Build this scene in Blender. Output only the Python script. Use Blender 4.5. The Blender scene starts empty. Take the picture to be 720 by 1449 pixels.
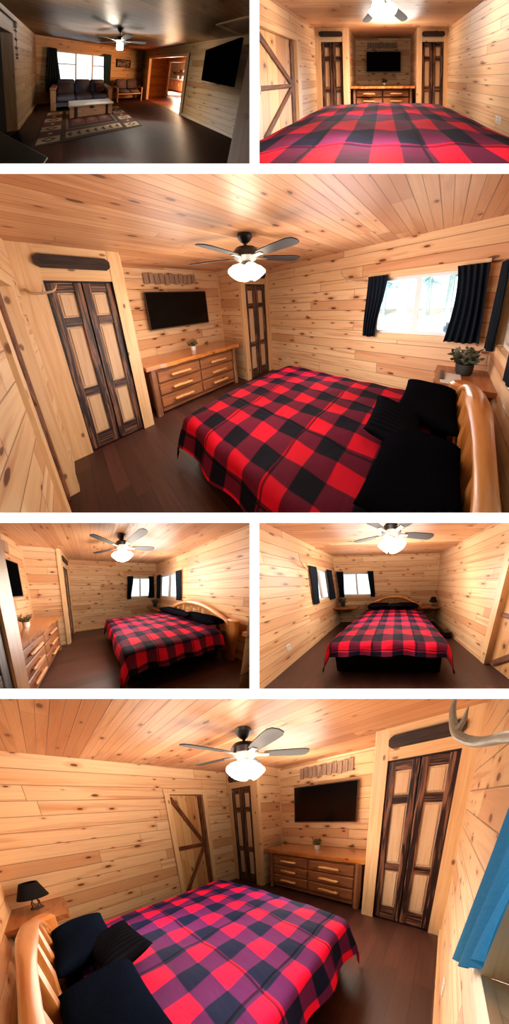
import bpy, bmesh, math, random
from mathutils import Vector, Matrix
# ------------------------------------------------------------------
# Six rooms built side by side behind white dividers.  Every room is built
# in its own metric room coordinates (x along the dresser wall, y towards it,
# z up) and set down on its own raked floor frame (an affine stage frame).
# ------------------------------------------------------------------
sc = bpy.context.scene
C = sc.collection
FOCAL, IW, IH = 450.0, 720.0, 1449.0
FRONT = 1.15            # distance from the camera to the front edges of the dividers
BACK = 27.0
rnd = random.Random(7)
ROOMS = {
1: dict(pos=[.941, -.254, 1.484], rot=[[0.89192, -0.44737, 0.06587], [-0.00285, 0.14009, 0.99013], [0.45218, 0.88331, -0.12367]], f=160.84, rect=(0, 0, 353, 231.5), p=dict(W=4.414, L=4.6, H=2.367)),
2: dict(pos=[1.787, 0.545, 1.065], rot=[[0.99994, -0.0093, -0.00534], [0.00572, 0.04203, 0.9991], [0.00907, 0.99907, -0.04208]], f=142.64, rect=(367, 0, 720, 231.5),
   p=dict(W=3.516, L=3.265, n=0.7, H=2.367, a=0.863, b=2.701, l0=0.149, l1=0.717, r0=2.824, r1=3.404, hd=2.005, tx0=1.243, tx1=2.36, tz0=1.252, tz1=1.913, sx0=1.279, sx1=2.25, sz0=2.024, sz1=2.223, dh=0.827, df=0.041, dx0=0.886, dx1=2.648, wy0=0.137, wy1=1.262, wz0=1.011, wz1=1.84, hx0=2.2, hx1=3.417, hz0=0.983, hz1=1.837, dy0=2.01, dy1=2.656, dz=1.825, bx0=0.848, bx1=2.752, bf=2.204, bz=0.613, fx=1.781, fy=1.967, fz=1.992, ax=1.464, az=1.818, lx=0.161, ly=0.221, lz=0.911)),
3: dict(pos=[0.234, 0.412, 1.634], rot=[[0.70233, -0.70857, -0.06825], [0.2003, 0.10471, 0.97412], [0.68309, 0.69783, -0.21547]], f=268.19, rect=(0, 246, 720, 725.5),
   p=dict(W=3.564, L=3.247, n=0.739, H=2.306, a=0.845, b=2.751, l0=0.172, l1=0.726, r0=2.848, r1=3.422, hd=1.972, tx0=1.238, tx1=2.369, tz0=1.264, tz1=1.903, sx0=1.28, sx1=2.21, sz0=2.022, sz1=2.216, dh=0.818, df=0.074, dx0=0.911, dx1=2.625, wy0=0.13, wy1=1.272, wz0=0.993, wz1=1.857, hx0=2.2, hx1=3.417, hz0=0.983, hz1=1.837, dy0=2.01, dy1=2.679, dz=1.862, bx0=0.886, bx1=2.768, bf=2.186, bz=0.553, fx=1.699, fy=1.943, fz=1.956, ax=1.485, az=1.828, lx=0.161, ly=0.221, lz=0.911)),
4: dict(pos=[-0.222, 2.565, 1.352], rot=[[-0.30667, -0.9512, -0.03419], [0.13146, -0.07791, 0.98826], [0.9427, -0.29857, -0.14893]], f=148.55, rect=(0, 740, 353, 974.5),
   p=dict(W=3.569, L=3.189, n=0.702, H=2.344, a=0.859, b=2.695, l0=0.167, l1=0.729, r0=2.829, r1=3.416, hd=1.996, tx0=1.238, tx1=2.33, tz0=1.288, tz1=1.911, sx0=1.29, sx1=2.245, sz0=2.03, sz1=2.23, dh=0.817, df=0.113, dx0=0.954, dx1=2.551, wy0=0.13, wy1=1.246, wz0=1.009, wz1=1.837, hx0=2.246, hx1=3.421, hz0=0.997, hz1=1.856, dy0=2.01, dy1=2.702, dz=1.862, bx0=0.963, bx1=2.633, bf=2.225, bz=0.563, fx=1.766, fy=1.951, fz=2.003, ax=1.464, az=1.818, lx=0.161, ly=0.221, lz=0.911)),
5: dict(pos=[1.728, 3.547, 1.449], rot=[[-0.99942, -0.02929, -0.01764], [-0.0105, -0.22794, 0.97362], [0.03254, -0.97323, -0.2275]], f=139.91, rect=(367, 740, 720, 974.5),
   p=dict(W=3.536, L=3.239, n=0.719, H=2.345, a=0.859, b=2.697, l0=0.167, l1=0.729, r0=2.829, r1=3.416, hd=1.996, tx0=1.238, tx1=2.361, tz0=1.264, tz1=1.911, sx0=1.29, sx1=2.245, sz0=2.03, sz1=2.23, dh=0.812, df=0.051, dx0=0.918, dx1=2.645, wy0=0.315, wy1=1.233, wz0=0.969, wz1=1.847, hx0=2.187, hx1=3.468, hz0=0.971, hz1=1.828, dy0=2.01, dy1=2.679, dz=1.862, bx0=0.835, bx1=2.645, bf=2.266, bz=0.569, fx=1.662, fy=1.971, fz=1.983, ax=1.464, az=1.818, lx=0.165, ly=0.221, lz=0.904)),
6: dict(pos=[3.377, 0.443, 1.573], rot=[[0.73048, 0.67951, -0.06823], [-0.13114, 0.23762, 0.96247], [-0.67022, 0.69412, -0.26269]], f=278.74, rect=(0, 989, 720, 1449),
   p=dict(W=3.483, L=3.29, n=0.713, H=2.304, a=0.826, b=2.709, l0=0.114, l1=0.668, r0=2.842, r1=3.418, hd=1.974, tx0=1.211, tx1=2.355, tz0=1.231, tz1=1.886, sx0=1.304, sx1=2.255, sz0=2.009, sz1=2.214, dh=0.778, df=0.043, dx0=0.9, dx1=2.677, wy0=0.137, wy1=1.262, wz0=1.011, wz1=1.84, hx0=2.2, hx1=3.417, hz0=0.983, hz1=1.837, dy0=2.012, dy1=2.648, dz=1.881, bx0=0.886, bx1=2.858, bf=2.196, bz=0.514, fx=1.875, fy=1.97, fz=1.953, ax=1.464, az=1.818, lx=0.169, ly=0.201, lz=0.883)),
}
PIC = {1: 'in top left picture', 2: 'in top right picture', 3: 'in second row picture', 4: 'in third row left picture',
       5: 'in third row right picture', 6: 'in bottom picture'}

class Stage: pass
ST = Stage()
def enter(k):
    r = ROOMS[k]
    ST.k = k; ST.pos = Vector(r['pos']); ST.rot = Matrix(r['rot']); ST.f = r['f']; ST.rect = r['rect']
    u0, v0, u1, v1 = r['rect']
    ST.cx, ST.cy = (u0+u1)/2, (v0+v1)/2
    m = 60      # the rooms run on past the outer sides of the frame
    a0 = u0-m if u0 == 0 else u0; a1 = u1+m if u1 == 720 else u1
    b0 = v0-m if v0 == 0 else v0; b1 = v1+m if v1 == 1449 else v1
    R = ST.rot.transposed(); f = ST.f
    pl = []
    for n in (Vector((-f, 0, a0-ST.cx)), Vector((f, 0, -(a1-ST.cx))), Vector((0, f, (b0-ST.cy))), Vector((0, -f, -(b1-ST.cy)))):
        pl.append((ST.pos.copy(), (R @ n).normalized()))     # outward normals
    fw = R @ Vector((0, 0, 1))
    pl.append((ST.pos + fw*0.12, -fw))
    ST.planes = pl
    ST.pic = PIC[k]
    for n, v in r['p'].items(): setattr(ST, n, v)
def to_world(X):
    q = ST.rot @ (Vector(X) - ST.pos); f = ST.f
    return Vector((q.x + (ST.cx-360)/f*q.z, FOCAL/f*q.z, q.y + (724.5-ST.cy)/f*q.z))
def inside(X, tol=0.0):
    X = Vector(X)
    return all((X-co).dot(no) <= tol for co, no in ST.planes)

ORG = {}
PEND = []
def thing(name, label=None, cat=None, loc=(0, 0, 0), group=None, kind=None):
    o = bpy.data.objects.new(name, None); C.objects.link(o)
    o.empty_display_size = .1
    w = to_world(loc); o.location = w; ORG[o.name] = w
    tag(o, label, cat, group, kind); PEND.append(o)
    return o
def tag(o, label=None, cat=None, group=None, kind=None):
    if o is None: return
    if label: o['label'] = label
    if cat: o['category'] = cat
    if group: o['group'] = group
    if kind: o['kind'] = kind
def newbm():
    bm = bmesh.new(); bm.verts.layers.float_vector.new('tc'); return bm
def tcl(bm): return bm.verts.layers.float_vector['tc']

def emit(name, bm, mat, parent=None, label=None, cat=None, group=None, kind=None, smooth=True, sharp=35, recalc=True):
    """clip the mesh to its room's opening, set it on the room's stage frame and link it as one object"""
    if recalc: bmesh.ops.recalc_face_normals(bm, faces=bm.faces)
    ca = math.radians(sharp)
    for fc in bm.faces: fc.smooth = smooth
    for e in bm.edges:
        if len(e.link_faces) == 2 and e.calc_face_angle(0) > ca: e.smooth = False
    for co, no in ST.planes:
        if any((v.co-co).dot(no) > 1e-6 for v in bm.verts):
            bmesh.ops.bisect_plane(bm, geom=bm.verts[:]+bm.edges[:]+bm.faces[:], dist=1e-6, plane_co=co, plane_no=no, clear_outer=True)
        if not bm.faces: bm.free(); return None
    lay = tcl(bm)
    W = [to_world(v.co) for v in bm.verts]
    if parent is not None: org = ORG[parent.name]
    else:
        lo = Vector((min(w[i] for w in W) for i in range(3))); hi = Vector((max(w[i] for w in W) for i in range(3)))
        org = Vector(((lo.x+hi.x)/2, (lo.y+hi.y)/2, lo.z))
    tcs = [v[lay].copy() for v in bm.verts]
    for v, w in zip(bm.verts, W): v.co = w - org
    me = bpy.data.meshes.new(name); bm.to_mesh(me); bm.free()
    at = me.attributes.get('tc')
    for m in (mat if isinstance(mat, (list, tuple)) else [mat]): me.materials.append(m)
    o = bpy.data.objects.new(name, me); C.objects.link(o)
    ORG[o.name] = org
    if parent is not None: o.parent = parent
    else: o.location = org
    tag(o, label, cat, group, kind)
    return o

# ---------- shape helpers (room coordinates, 'tc' = along grain, across, depth) ----------
def gtc(c, grain, off):
    if grain == 'x': return Vector((c.x+off, c.z+c.y, c.y))
    if grain == 'y': return Vector((c.y+off, c.z+c.x, c.x))
    return Vector((c.z+off, c.x+c.y, c.y))
def box(bm, lo, hi, grain='x', ch=0.0, M=None, off=None, mi=0):
    lo = Vector(lo); hi = Vector(hi)
    lo, hi = Vector(map(min, lo, hi)), Vector(map(max, lo, hi))
    lay = tcl(bm); off = rnd.uniform(0, 50) if off is None else off
    if ch <= 0:
        vs = [bm.verts.new((x, y, z)) for x in (lo.x, hi.x) for y in (lo.y, hi.y) for z in (lo.z, hi.z)]
        fs = [bm.faces.new([vs[i] for i in q]) for q in ((0,1,3,2),(4,6,7,5),(0,4,5,1),(2,3,7,6),(0,2,6,4),(1,5,7,3))]
    else:
        ch = min(ch, .49*min(hi-lo)); pts = []
        for sx in (0, 1):
            for sy in (0, 1):
                for sz in (0, 1):
                    c = Vector((hi.x if sx else lo.x, hi.y if sy else lo.y, hi.z if sz else lo.z))
                    d = Vector((-ch if sx else ch, -ch if sy else ch, -ch if sz else ch))
                    for ax in range(3):
                        e = c + d; e[ax] = c[ax]; pts.append(e)
        vs = [bm.verts.new(p) for p in pts]
        ret = bmesh.ops.convex_hull(bm, input=vs)
        fs = [g for g in ret['geom'] if isinstance(g, bmesh.types.BMFace)]
    for v in vs:
        v[lay] = gtc(v.co, grain, off)
        if M is not None: v.co = M @ v.co
    for fc in fs: fc.material_index = mi
    return vs
def quad(bm, a, b, c, d, grain='x', off=0.0):
    lay = tcl(bm); vs = [bm.verts.new(p) for p in (a, b, c, d)]
    for v in vs: v[lay] = gtc(v.co, grain, off)
    bm.faces.new(vs)
def tube(bm, pts, rad, n=10, off=None, cap=True, wob=0.0, sq=1.0):
    """round bar along points with radii; wob = knobbly log"""
    lay = tcl(bm); off = rnd.uniform(0, 50) if off is None else off
    pts = [Vector(p) for p in pts]; L = 0.0; rings = []
    if not isinstance(rad, (list, tuple)): rad = [rad]*len(pts)
    up = None
    for i, p in enumerate(pts):
        t = (pts[min(i+1, len(pts)-1)] - pts[max(i-1, 0)]).normalized()
        if up is None: up = Vector((0, 0, 1)) if abs(t.z) < .9 else Vector((1, 0, 0))
        s = t.cross(up).normalized(); up = s.cross(t).normalized()
        if i: L += (p-pts[i-1]).length
        ring = []
        for j in range(n):
            a = 2*math.pi*j/n
            r = rad[i]*(1 + wob*(math.sin(3.1*L/.1+off+2*a)*.5 + rnd.uniform(-.5, .5)))
            v = bm.verts.new(p + s*(math.cos(a)*r) + up*(math.sin(a)*r*sq)); v[lay] = Vector((L+off, a*rad[i], 0)); ring.append(v)
        rings.append(ring)
    for A, B in zip(rings, rings[1:]):
        for j in range(n): bm.faces.new((A[j], A[(j+1) % n], B[(j+1) % n], B[j]))
    if cap: bm.faces.new(rings[0]); bm.faces.new(list(reversed(rings[-1])))
def lathe(bm, c, prof, n=16, axis=Vector((0, 0, 1)), off=0.0):
    lay = tcl(bm); c = Vector(c); axis = axis.normalized()
    s = axis.cross(Vector((1, 0, 0)) if abs(axis.x) < .9 else Vector((0, 1, 0))).normalized(); u = axis.cross(s)
    rings = []
    for r, z in prof:
        ring = []
        for j in range(n):
            a = 2*math.pi*j/n; r_ = max(r, 1e-4)
            v = bm.verts.new(c + axis*z + s*(math.cos(a)*r_) + u*(math.sin(a)*r_)); v[lay] = Vector((z+off, a*r_, 0)); ring.append(v)
        rings.append(ring)
    for A, B in zip(rings, rings[1:]):
        for j in range(n): bm.faces.new((A[j], A[(j+1) % n], B[(j+1) % n], B[j]))
    bm.faces.new(rings[0]); bm.faces.new(list(reversed(rings[-1])))
def grid(bm, nu, nv, fn, mi=0):
    """fn(s,t) -> (point, tc)"""
    lay = tcl(bm); V = []
    for i in range(nu+1):
        row = []
        for j in range(nv+1):
            p, t = fn(i/nu, j/nv); v = bm.verts.new(p); v[lay] = Vector(t); row.append(v)
        V.append(row)
    for i in range(nu):
        for j in range(nv):
            bm.faces.new((V[i][j], V[i+1][j], V[i+1][j+1], V[i][j+1])).material_index = mi
    return V
def prism(bm, poly, axis, d0, d1, grain='x', off=None):
    """polygon in the two other axes, extruded along axis 0/1/2"""
    lay = tcl(bm); off = rnd.uniform(0, 50) if off is None else off
    def P(a, b, d):
        l = [a, b]; l.insert(axis, d); return Vector(l)
    A = [bm.verts.new(P(a, b, d0)) for a, b in poly]; B = [bm.verts.new(P(a, b, d1)) for a, b in poly]
    for v in A+B: v[lay] = gtc(v.co, grain, off)
    n = len(poly); bm.faces.new(A); bm.faces.new(list(reversed(B)))
    for i in range(n): bm.faces.new((A[i], B[i], B[(i+1) % n], A[(i+1) % n]))
def ball(bm, c, r, n=10, sq=(1, 1, 1)):
    lay = tcl(bm); M = Matrix.Translation(c) @ Matrix.Diagonal((r*sq[0], r*sq[1], r*sq[2], 1))
    vs = bmesh.ops.create_icosphere(bm, subdivisions=2, radius=1, matrix=M)['verts']
    for v in vs: v[lay] = v.co.copy()
def leaf(bm, p, d, l, w):
    lay = tcl(bm); p = Vector(p); d = Vector(d).normalized(); s = d.cross(Vector((rnd.uniform(-1, 1), rnd.uniform(-1, 1), .3))).normalized()
    vs = [bm.verts.new(q) for q in (p, p+d*l*.5+s*w, p+d*l, p+d*l*.5-s*w)]
    for v in vs: v[lay] = v.co.copy()
    bm.faces.new(vs)

# ---------------------------- materials ----------------------------
def lin(c):
    return tuple(((x/255)/12.92 if x/255 <= .04045 else ((x/255+.055)/1.055)**2.4) for x in c) + (1.0,)
class NB:
    def __init__(s, name):
        s.m = bpy.data.materials.new(name); s.m.use_nodes = True; s.nt = s.m.node_tree; s.nt.nodes.clear()
        s.out = s.nt.nodes.new('ShaderNodeOutputMaterial'); s.b = s.nt.nodes.new('ShaderNodeBsdfPrincipled')
        s.nt.links.new(s.b.outputs[0], s.out.inputs[0])
    def link(s, a, b):
        if isinstance(a, bpy.types.NodeSocket): s.nt.links.new(a, b)
        else: b.default_value = a
    def n(s, t, **kw):
        nd = s.nt.nodes.new(t)
        for k, v in kw.items(): setattr(nd, k, v)
        return nd
    def tc(s):
        a = s.n('ShaderNodeAttribute'); a.attribute_name = 'tc'; x = s.n('ShaderNodeSeparateXYZ'); s.link(a.outputs['Vector'], x.inputs[0])
        return x.outputs[0], x.outputs[1], x.outputs[2], a.outputs['Vector']
    def ma(s, op, a, b=0.0, c=0.0, clamp=False):
        nd = s.n('ShaderNodeMath', operation=op, use_clamp=clamp); s.link(a, nd.inputs[0]); s.link(b, nd.inputs[1]); s.link(c, nd.inputs[2]); return nd.outputs[0]
    def vec(s, x, y, z=0.0):
        nd = s.n('ShaderNodeCombineXYZ'); s.link(x, nd.inputs[0]); s.link(y, nd.inputs[1]); s.link(z, nd.inputs[2]); return nd.outputs[0]
    def noise(s, v, scale=1.0, detail=3.0, rough=.55, dist=0.0):
        nd = s.n('ShaderNodeTexNoise'); s.link(v, nd.inputs['Vector']); s.link(scale, nd.inputs['Scale']); s.link(detail, nd.inputs['Detail']); s.link(rough, nd.inputs['Roughness']); s.link(dist, nd.inputs['Distortion']); return nd.outputs['Fac']
    def white(s, v):
        nd = s.n('ShaderNodeTexWhiteNoise', noise_dimensions='3D'); s.link(v, nd.inputs['Vector']); return nd.outputs['Value']
    def smooth(s, v, a, b, lo=0.0, hi=1.0):
        nd = s.n('ShaderNodeMapRange', interpolation_type='SMOOTHSTEP'); s.link(v, nd.inputs['Value']); s.link(a, nd.inputs['From Min']); s.link(b, nd.inputs['From Max']); s.link(lo, nd.inputs['To Min']); s.link(hi, nd.inputs['To Max']); return nd.outputs['Result']
    def mix(s, f, a, b, mode='MIX'):
        nd = s.n('ShaderNodeMix', data_type='RGBA', blend_type=mode); s.link(f, nd.inputs['Factor']); s.link(a, nd.inputs['A'] if False else nd.inputs[6]); s.link(b, nd.inputs[7]); return nd.outputs[2]
    def bump(s, h, strength=.3, dist=.01):
        nd = s.n('ShaderNodeBump'); s.link(h, nd.inputs['Height']); nd.inputs['Strength'].default_value = strength; nd.inputs['Distance'].default_value = dist
        s.nt.links.new(nd.outputs[0], s.b.inputs['Normal'])
    def done(s, col, rough=.5, spec=.5, metal=0.0):
        s.link(col, s.b.inputs['Base Color']); s.link(rough, s.b.inputs['Roughness']); s.b.inputs['Specular IOR Level'].default_value = spec; s.b.inputs['Metallic'].default_value = metal
        return s.m
MATS = {}
def planks(name, w, pale, mid, red, knot=(92, 52, 28), groove=.0035, gdark=.55, rough=.38, spec=.4, seed=0.0, kdens=.55, blen=2.6, bead=False, streak=.5, var=1.0):
    """knotty tongue-and-groove boards: tone per board, grain, red streaks, knots, dark joints"""
    if name in MATS: return MATS[name]
    b = NB(name); u, v, d, tv = b.tc()
    vp = b.ma('DIVIDE', b.ma('ADD', v, seed*.37), w); idx = b.ma('FLOOR', vp); fr = b.ma('FRACT', vp)
    r1 = b.white(b.vec(idx, seed, 1.3)); us = b.ma('ADD', u, b.ma('MULTIPLY', r1, 7.0))
    bi = b.ma('FLOOR', b.ma('DIVIDE', us, blen)); fb = b.ma('FRACT', b.ma('DIVIDE', us, blen))
    r2 = b.white(b.vec(idx, bi, 2.7+seed)); r3 = b.white(b.vec(idx, bi, 9.1+seed))
    z = b.ma('MULTIPLY', r2, 40.0)
    grain = b.noise(b.vec(b.ma('MULTIPLY', us, 1.6), b.ma('MULTIPLY', v, 46.0), z), 1.0, 4.0, .6, .6)
    broad = b.noise(b.vec(b.ma('MULTIPLY', us, .7), b.ma('MULTIPLY', v, 9.0), z), 1.0, 3.0, .55, .8)
    col = b.mix(b.ma('MULTIPLY', r3, var, clamp=True), lin(pale), lin(mid))
    r4 = b.white(b.vec(idx, bi, 17.3+seed)); col = b.mix(b.smooth(r4, .70, .92, 0.0, .62), col, lin(red))
    col = b.mix(b.smooth(broad, .50, .70, 0.0, streak), col, lin(red))
    # knots
    kv = b.vec(b.ma('MULTIPLY', us, 2.6), b.ma('MULTIPLY', v, 6.2), b.ma('MULTIPLY', idx, 0.0))
    wob = b.noise(b.vec(b.ma('MULTIPLY', us, 9.0), b.ma('MULTIPLY', v, 20.0), z), 1.0, 2.0)
    vo = b.n('ShaderNodeTexVoronoi', voronoi_dimensions='2D'); b.link(kv, vo.inputs['Vector']); vo.inputs['Scale'].default_value = 1.0
    dist = b.ma('ADD', vo.outputs['Distance'], b.ma('MULTIPLY', b.ma('SUBTRACT', wob, .5), .12))
    sx = b.n('ShaderNodeSeparateXYZ'); b.link(vo.outputs['Color'], sx.inputs[0])
    on = b.ma('LESS_THAN', sx.outputs[0], kdens); size = b.ma('MULTIPLY_ADD', sx.outputs[1], .10, .045)
    kn = b.ma('MULTIPLY', b.smooth(dist, b.ma('MULTIPLY', size, .6), size, 1.0, 0.0), on)
    halo = b.ma('MULTIPLY', b.smooth(dist, size, b.ma('MULTIPLY', size, 2.6), .55, 0.0), on)
    col = b.mix(halo, col, lin(red)); 
    col = b.mix(b.smooth(grain, .35, .75, .0, .30), col, lin(red))
    col = b.mix(b.ma('MULTIPLY', kn, .92), col, lin(knot))
    e = b.ma('MULTIPLY', b.ma('MINIMUM', fr, b.ma('SUBTRACT', 1.0, fr)), w)
    g = b.smooth(e, groove*.5, groove*1.3, 1.0, 0.0)
    if bead:
        e2 = b.ma('ABSOLUTE', b.ma('MULTIPLY', b.ma('SUBTRACT', fr, .5), w)); g = b.ma('MAXIMUM', g, b.smooth(e2, groove*.3, groove*.9, .7, 0.0))
    ge = b.smooth(b.ma('MULTIPLY', b.ma('MINIMUM', fb, b.ma('SUBTRACT', 1.0, fb)), blen), .0015, .004, 1.0, 0.0)
    g = b.ma('MAXIMUM', g, ge)
    dark = tuple(x*.30 for x in lin(red)[:3]) + (1,)
    col = b.mix(b.ma('MULTIPLY', g, gdark), col, dark)
    b.bump(b.ma('SUBTRACT', b.ma('MULTIPLY', grain, .12), g), .55, .006)
    MATS[name] = b.done(col, rough, spec); return MATS[name]
def lumber(name, a, c, dark=None, rough=.45, spec=.4, us=2.0, vs=40.0, lo=.35, hi=.7, bump=.2, knots=0.0, coat=0.0):
    """one piece of wood: two-tone grain along tc.x"""
    if name in MATS: return MATS[name]
    b = NB(name); u, v, d, tv = b.tc()
    g = b.noise(b.vec(b.ma('MULTIPLY', u, us), b.ma('MULTIPLY', v, vs), b.ma('MULTIPLY', d, vs*.3)), 1.0, 4.0, .6, .7)
    col = b.mix(b.smooth(g, lo, hi), lin(a), lin(c))
    if knots:
        vo = b.n('ShaderNodeTexVoronoi', voronoi_dimensions='2D'); b.link(b.vec(b.ma('MULTIPLY', u, 3.3), b.ma('MULTIPLY', v, 7.0)), vo.inputs['Vector']); vo.inputs['Scale'].default_value = 1.0
        sx = b.n('ShaderNodeSeparateXYZ'); b.link(vo.outputs['Color'], sx.inputs[0])
        k = b.ma('MULTIPLY', b.smooth(vo.outputs['Distance'], .06, .13, 1.0, 0.0), b.ma('LESS_THAN', sx.outputs[0], knots))
        col = b.mix(b.ma('MULTIPLY', k, .85), col, lin(dark or (90, 50, 28)))
    b.bump(g, bump, .006)
    if coat: b.b.inputs['Coat Weight'].default_value = coat; b.b.inputs['Coat Roughness'].default_value = .15
    MATS[name] = b.done(col, rough, spec); return MATS[name]
def plain(name, c, rough=.5, spec=.5, metal=0.0, emit=None, es=1.0, nscale=0.0, namt=.15, bump=0.0):
    if name in MATS: return MATS[name]
    b = NB(name); col = lin(c)
    if nscale:
        u, v, d, tv = b.tc(); f = b.noise(tv, nscale, 3.0); hi = tuple(min(1, x*(1+namt)) for x in col[:3])+(1,); lo = tuple(x*(1-namt) for x in col[:3])+(1,)
        if bump: b.bump(f, bump, .01)
        col = b.mix(b.smooth(f, .3, .7), lo, hi)
    m = b.done(col, rough, spec, metal)
    if emit: b.b.inputs['Emission Color'].default_value = lin(emit); b.b.inputs['Emission Strength'].default_value = es
    MATS[name] = m; return m
def glass(name, tint=(248, 252, 252), refl=.06):
    if name in MATS: return MATS[name]
    b = NB(name); t = b.n('ShaderNodeBsdfTransparent'); t.inputs[0].default_value = lin(tint); g = b.n('ShaderNodeBsdfGlossy'); g.inputs['Roughness'].default_value = .03
    mx = b.n('ShaderNodeMixShader'); fr = b.n('ShaderNodeFresnel'); fr.inputs[0].default_value = 1.45
    b.link(b.ma('MULTIPLY', fr.outputs[0], refl*5), mx.inputs[0]); b.nt.links.new(t.outputs[0], mx.inputs[1]); b.nt.links.new(g.outputs[0], mx.inputs[2]); b.nt.links.new(mx.outputs[0], b.out.inputs[0])
    MATS[name] = b.m; return b.m
def cloth(name, c, c2=None, rough=.9, trans=0.0, ribs=0.0, ramt=.4, sheen=.0, spec=.15):
    if name in MATS: return MATS[name]
    b = NB(name); u, v, d, tv = b.tc(); f = b.noise(tv, 55.0, 3.0); col = b.mix(f, lin(c), lin(c2 or tuple(min(255, x*1.12) for x in c)))
    h = f
    if ribs:
        w = b.ma('MULTIPLY_ADD', b.ma('SINE', b.ma('MULTIPLY', u, ribs)), .5, .5); col = b.mix(b.ma('MULTIPLY', w, ramt), col, tuple(x*3.2+.004 for x in lin(c)[:3])+(1,)); h = w
    b.bump(h, .25, .01)
    b.b.inputs['Sheen Weight'].default_value = sheen; b.b.inputs['Sheen Roughness'].default_value = .5
    m = b.done(col, rough, spec)
    if trans:
        t = b.n('ShaderNodeBsdfTranslucent'); b.link(col, t.inputs[0]); mx = b.n('ShaderNodeMixShader'); mx.inputs[0].default_value = trans
        b.nt.links.new(b.b.outputs[0], mx.inputs[1]); b.nt.links.new(t.outputs[0], mx.inputs[2]); b.nt.links.new(mx.outputs[0], b.out.inputs[0])
    MATS[name] = m; return m
def plaid(name, red, mixc, dark, per=.318, pu=0.0, pv=0.0):
    """buffalo check: red squares, dark squares, mixed squares; quilted seams"""
    if name in MATS: return MATS[name]
    b = NB(name); u, v, d, tv = b.tc()
    fu = b.ma('FRACT', b.ma('DIVIDE', b.ma('ADD', u, pu), per)); fv = b.ma('FRACT', b.ma('DIVIDE', b.ma('ADD', v, pv), per))
    def band(f): return b.ma('MULTIPLY', b.smooth(f, .235, .265), b.smooth(f, .735, .765, 1.0, 0.0))
    du, dv = band(fu), band(fv)
    both = b.ma('MULTIPLY', du, dv); any_ = b.ma('MAXIMUM', du, dv)
    col = b.mix(any_, lin(red), lin(mixc)); col = b.mix(both, col, lin(dark))
    f = b.noise(tv, 60.0, 3.0); col = b.mix(b.ma('MULTIPLY', f, .25), col, tuple(x*.55 for x in lin(red)[:3])+(1,), 'MULTIPLY') if False else col
    def seam(c, o):
        ff = b.ma('FRACT', b.ma('ADD', b.ma('DIVIDE', c, per*2), o)); return b.smooth(b.ma('ABSOLUTE', b.ma('SUBTRACT', ff, .5)), .004, .022, 1.0, 0.0)
    wv = b.ma('MULTIPLY', b.noise(b.vec(u, v), 2.0, 2.0), .05)
    s = b.ma('MAXIMUM', seam(b.ma('ADD', u, wv), .13), seam(b.ma('ADD', v, wv), .37))
    col = b.mix(b.ma('MULTIPLY', s, .75), col, lin((12, 10, 16)))
    wr = b.noise(b.vec(b.ma('MULTIPLY', u, 3.0), b.ma('MULTIPLY', v, 7.0)), 1.0, 3.0, .5, .5)
    b.bump(b.ma('SUBTRACT', wr, b.ma('MULTIPLY', s, .5)), .55, .03)
    b.b.inputs['Sheen Weight'].default_value = .0
    MATS[name] = b.done(col, .9, .04); return MATS[name]
def floorwood(name, a, c, d_, rough=.3, spec=.5):
    if name in MATS: return MATS[name]
    b = NB(name); u, v, d, tv = b.tc(); w = .125
    vp = b.ma('DIVIDE', v, w); idx = b.ma('FLOOR', vp); fr = b.ma('FRACT', vp); r1 = b.white(b.vec(idx, 3.0, 1.0)); us = b.ma('ADD', u, b.ma('MULTIPLY', r1, 5.0))
    bi = b.ma('FLOOR', b.ma('DIVIDE', us, 1.22)); fb = b.ma('FRACT', b.ma('DIVIDE', us, 1.22)); r2 = b.white(b.vec(idx, bi, 4.0))
    g = b.noise(b.vec(b.ma('MULTIPLY', us, 2.0), b.ma('MULTIPLY', v, 38.0), b.ma('MULTIPLY', r2, 30.0)), 1.0, 4.0, .6, .5)
    col = b.mix(r2, lin(a), lin(c)); col = b.mix(b.smooth(g, .4, .75, 0.0, .6), col, lin(d_))
    e = b.ma('MULTIPLY', b.ma('MINIMUM', fr, b.ma('SUBTRACT', 1.0, fr)), w); e2 = b.ma('MULTIPLY', b.ma('MINIMUM', fb, b.ma('SUBTRACT', 1.0, fb)), 1.22)
    gr = b.smooth(b.ma('MINIMUM', e, e2), .001, .003, 1.0, 0.0); col = b.mix(b.ma('MULTIPLY', gr, .6), col, (.004, .003, .003, 1))
    b.bump(b.ma('SUBTRACT', b.ma('MULTIPLY', g, .1), gr), .12, .003)
    MATS[name] = b.done(col, rough, spec); return MATS[name]
# ---------------------------- room material set ----------------------------
def wallmat(): return planks('pine_wall_boards', .165, (240, 208, 164), (229, 188, 140), (198, 138, 94), rough=.42, kdens=.62, streak=.72, spec=.3, groove=.0045, gdark=.7)
def ceilmat(): return planks('pine_ceiling_boards', .14, (230, 184, 138), (214, 160, 114), (184, 120, 80), rough=.42, spec=.2, kdens=.4, seed=5.0, bead=True, blen=3.4, streak=.6)
def trimmat(): return lumber('pine_trim', (236, 200, 152), (220, 176, 126), us=1.2, vs=26, knots=.22, dark=(120, 72, 40), rough=.42)
def burnt(): return lumber('burnt_wood', (34, 18, 18), (140, 96, 72), us=2.2, vs=40, lo=.45, hi=.64, rough=.5, bump=.3)
def bark(): return lumber('rustic_brace', (78, 42, 24), (138, 84, 48), us=6, vs=40, lo=.35, hi=.7, rough=.65, bump=.6, knots=.3, dark=(40, 22, 16))
def panelmat(): return lumber('pale_door_panel', (222, 192, 156), (208, 172, 132), us=1.2, vs=34, rough=.5)
def doormat(): return planks('barn_door_boards', .16, (226, 186, 130), (214, 168, 112), (184, 122, 74), kdens=.75, seed=9.0, rough=.45)
def logmat(): return lumber('honey_log', (216, 146, 78), (188, 112, 52), us=2.5, vs=18, rough=.32, knots=.35, dark=(120, 62, 30), coat=.3)
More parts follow.
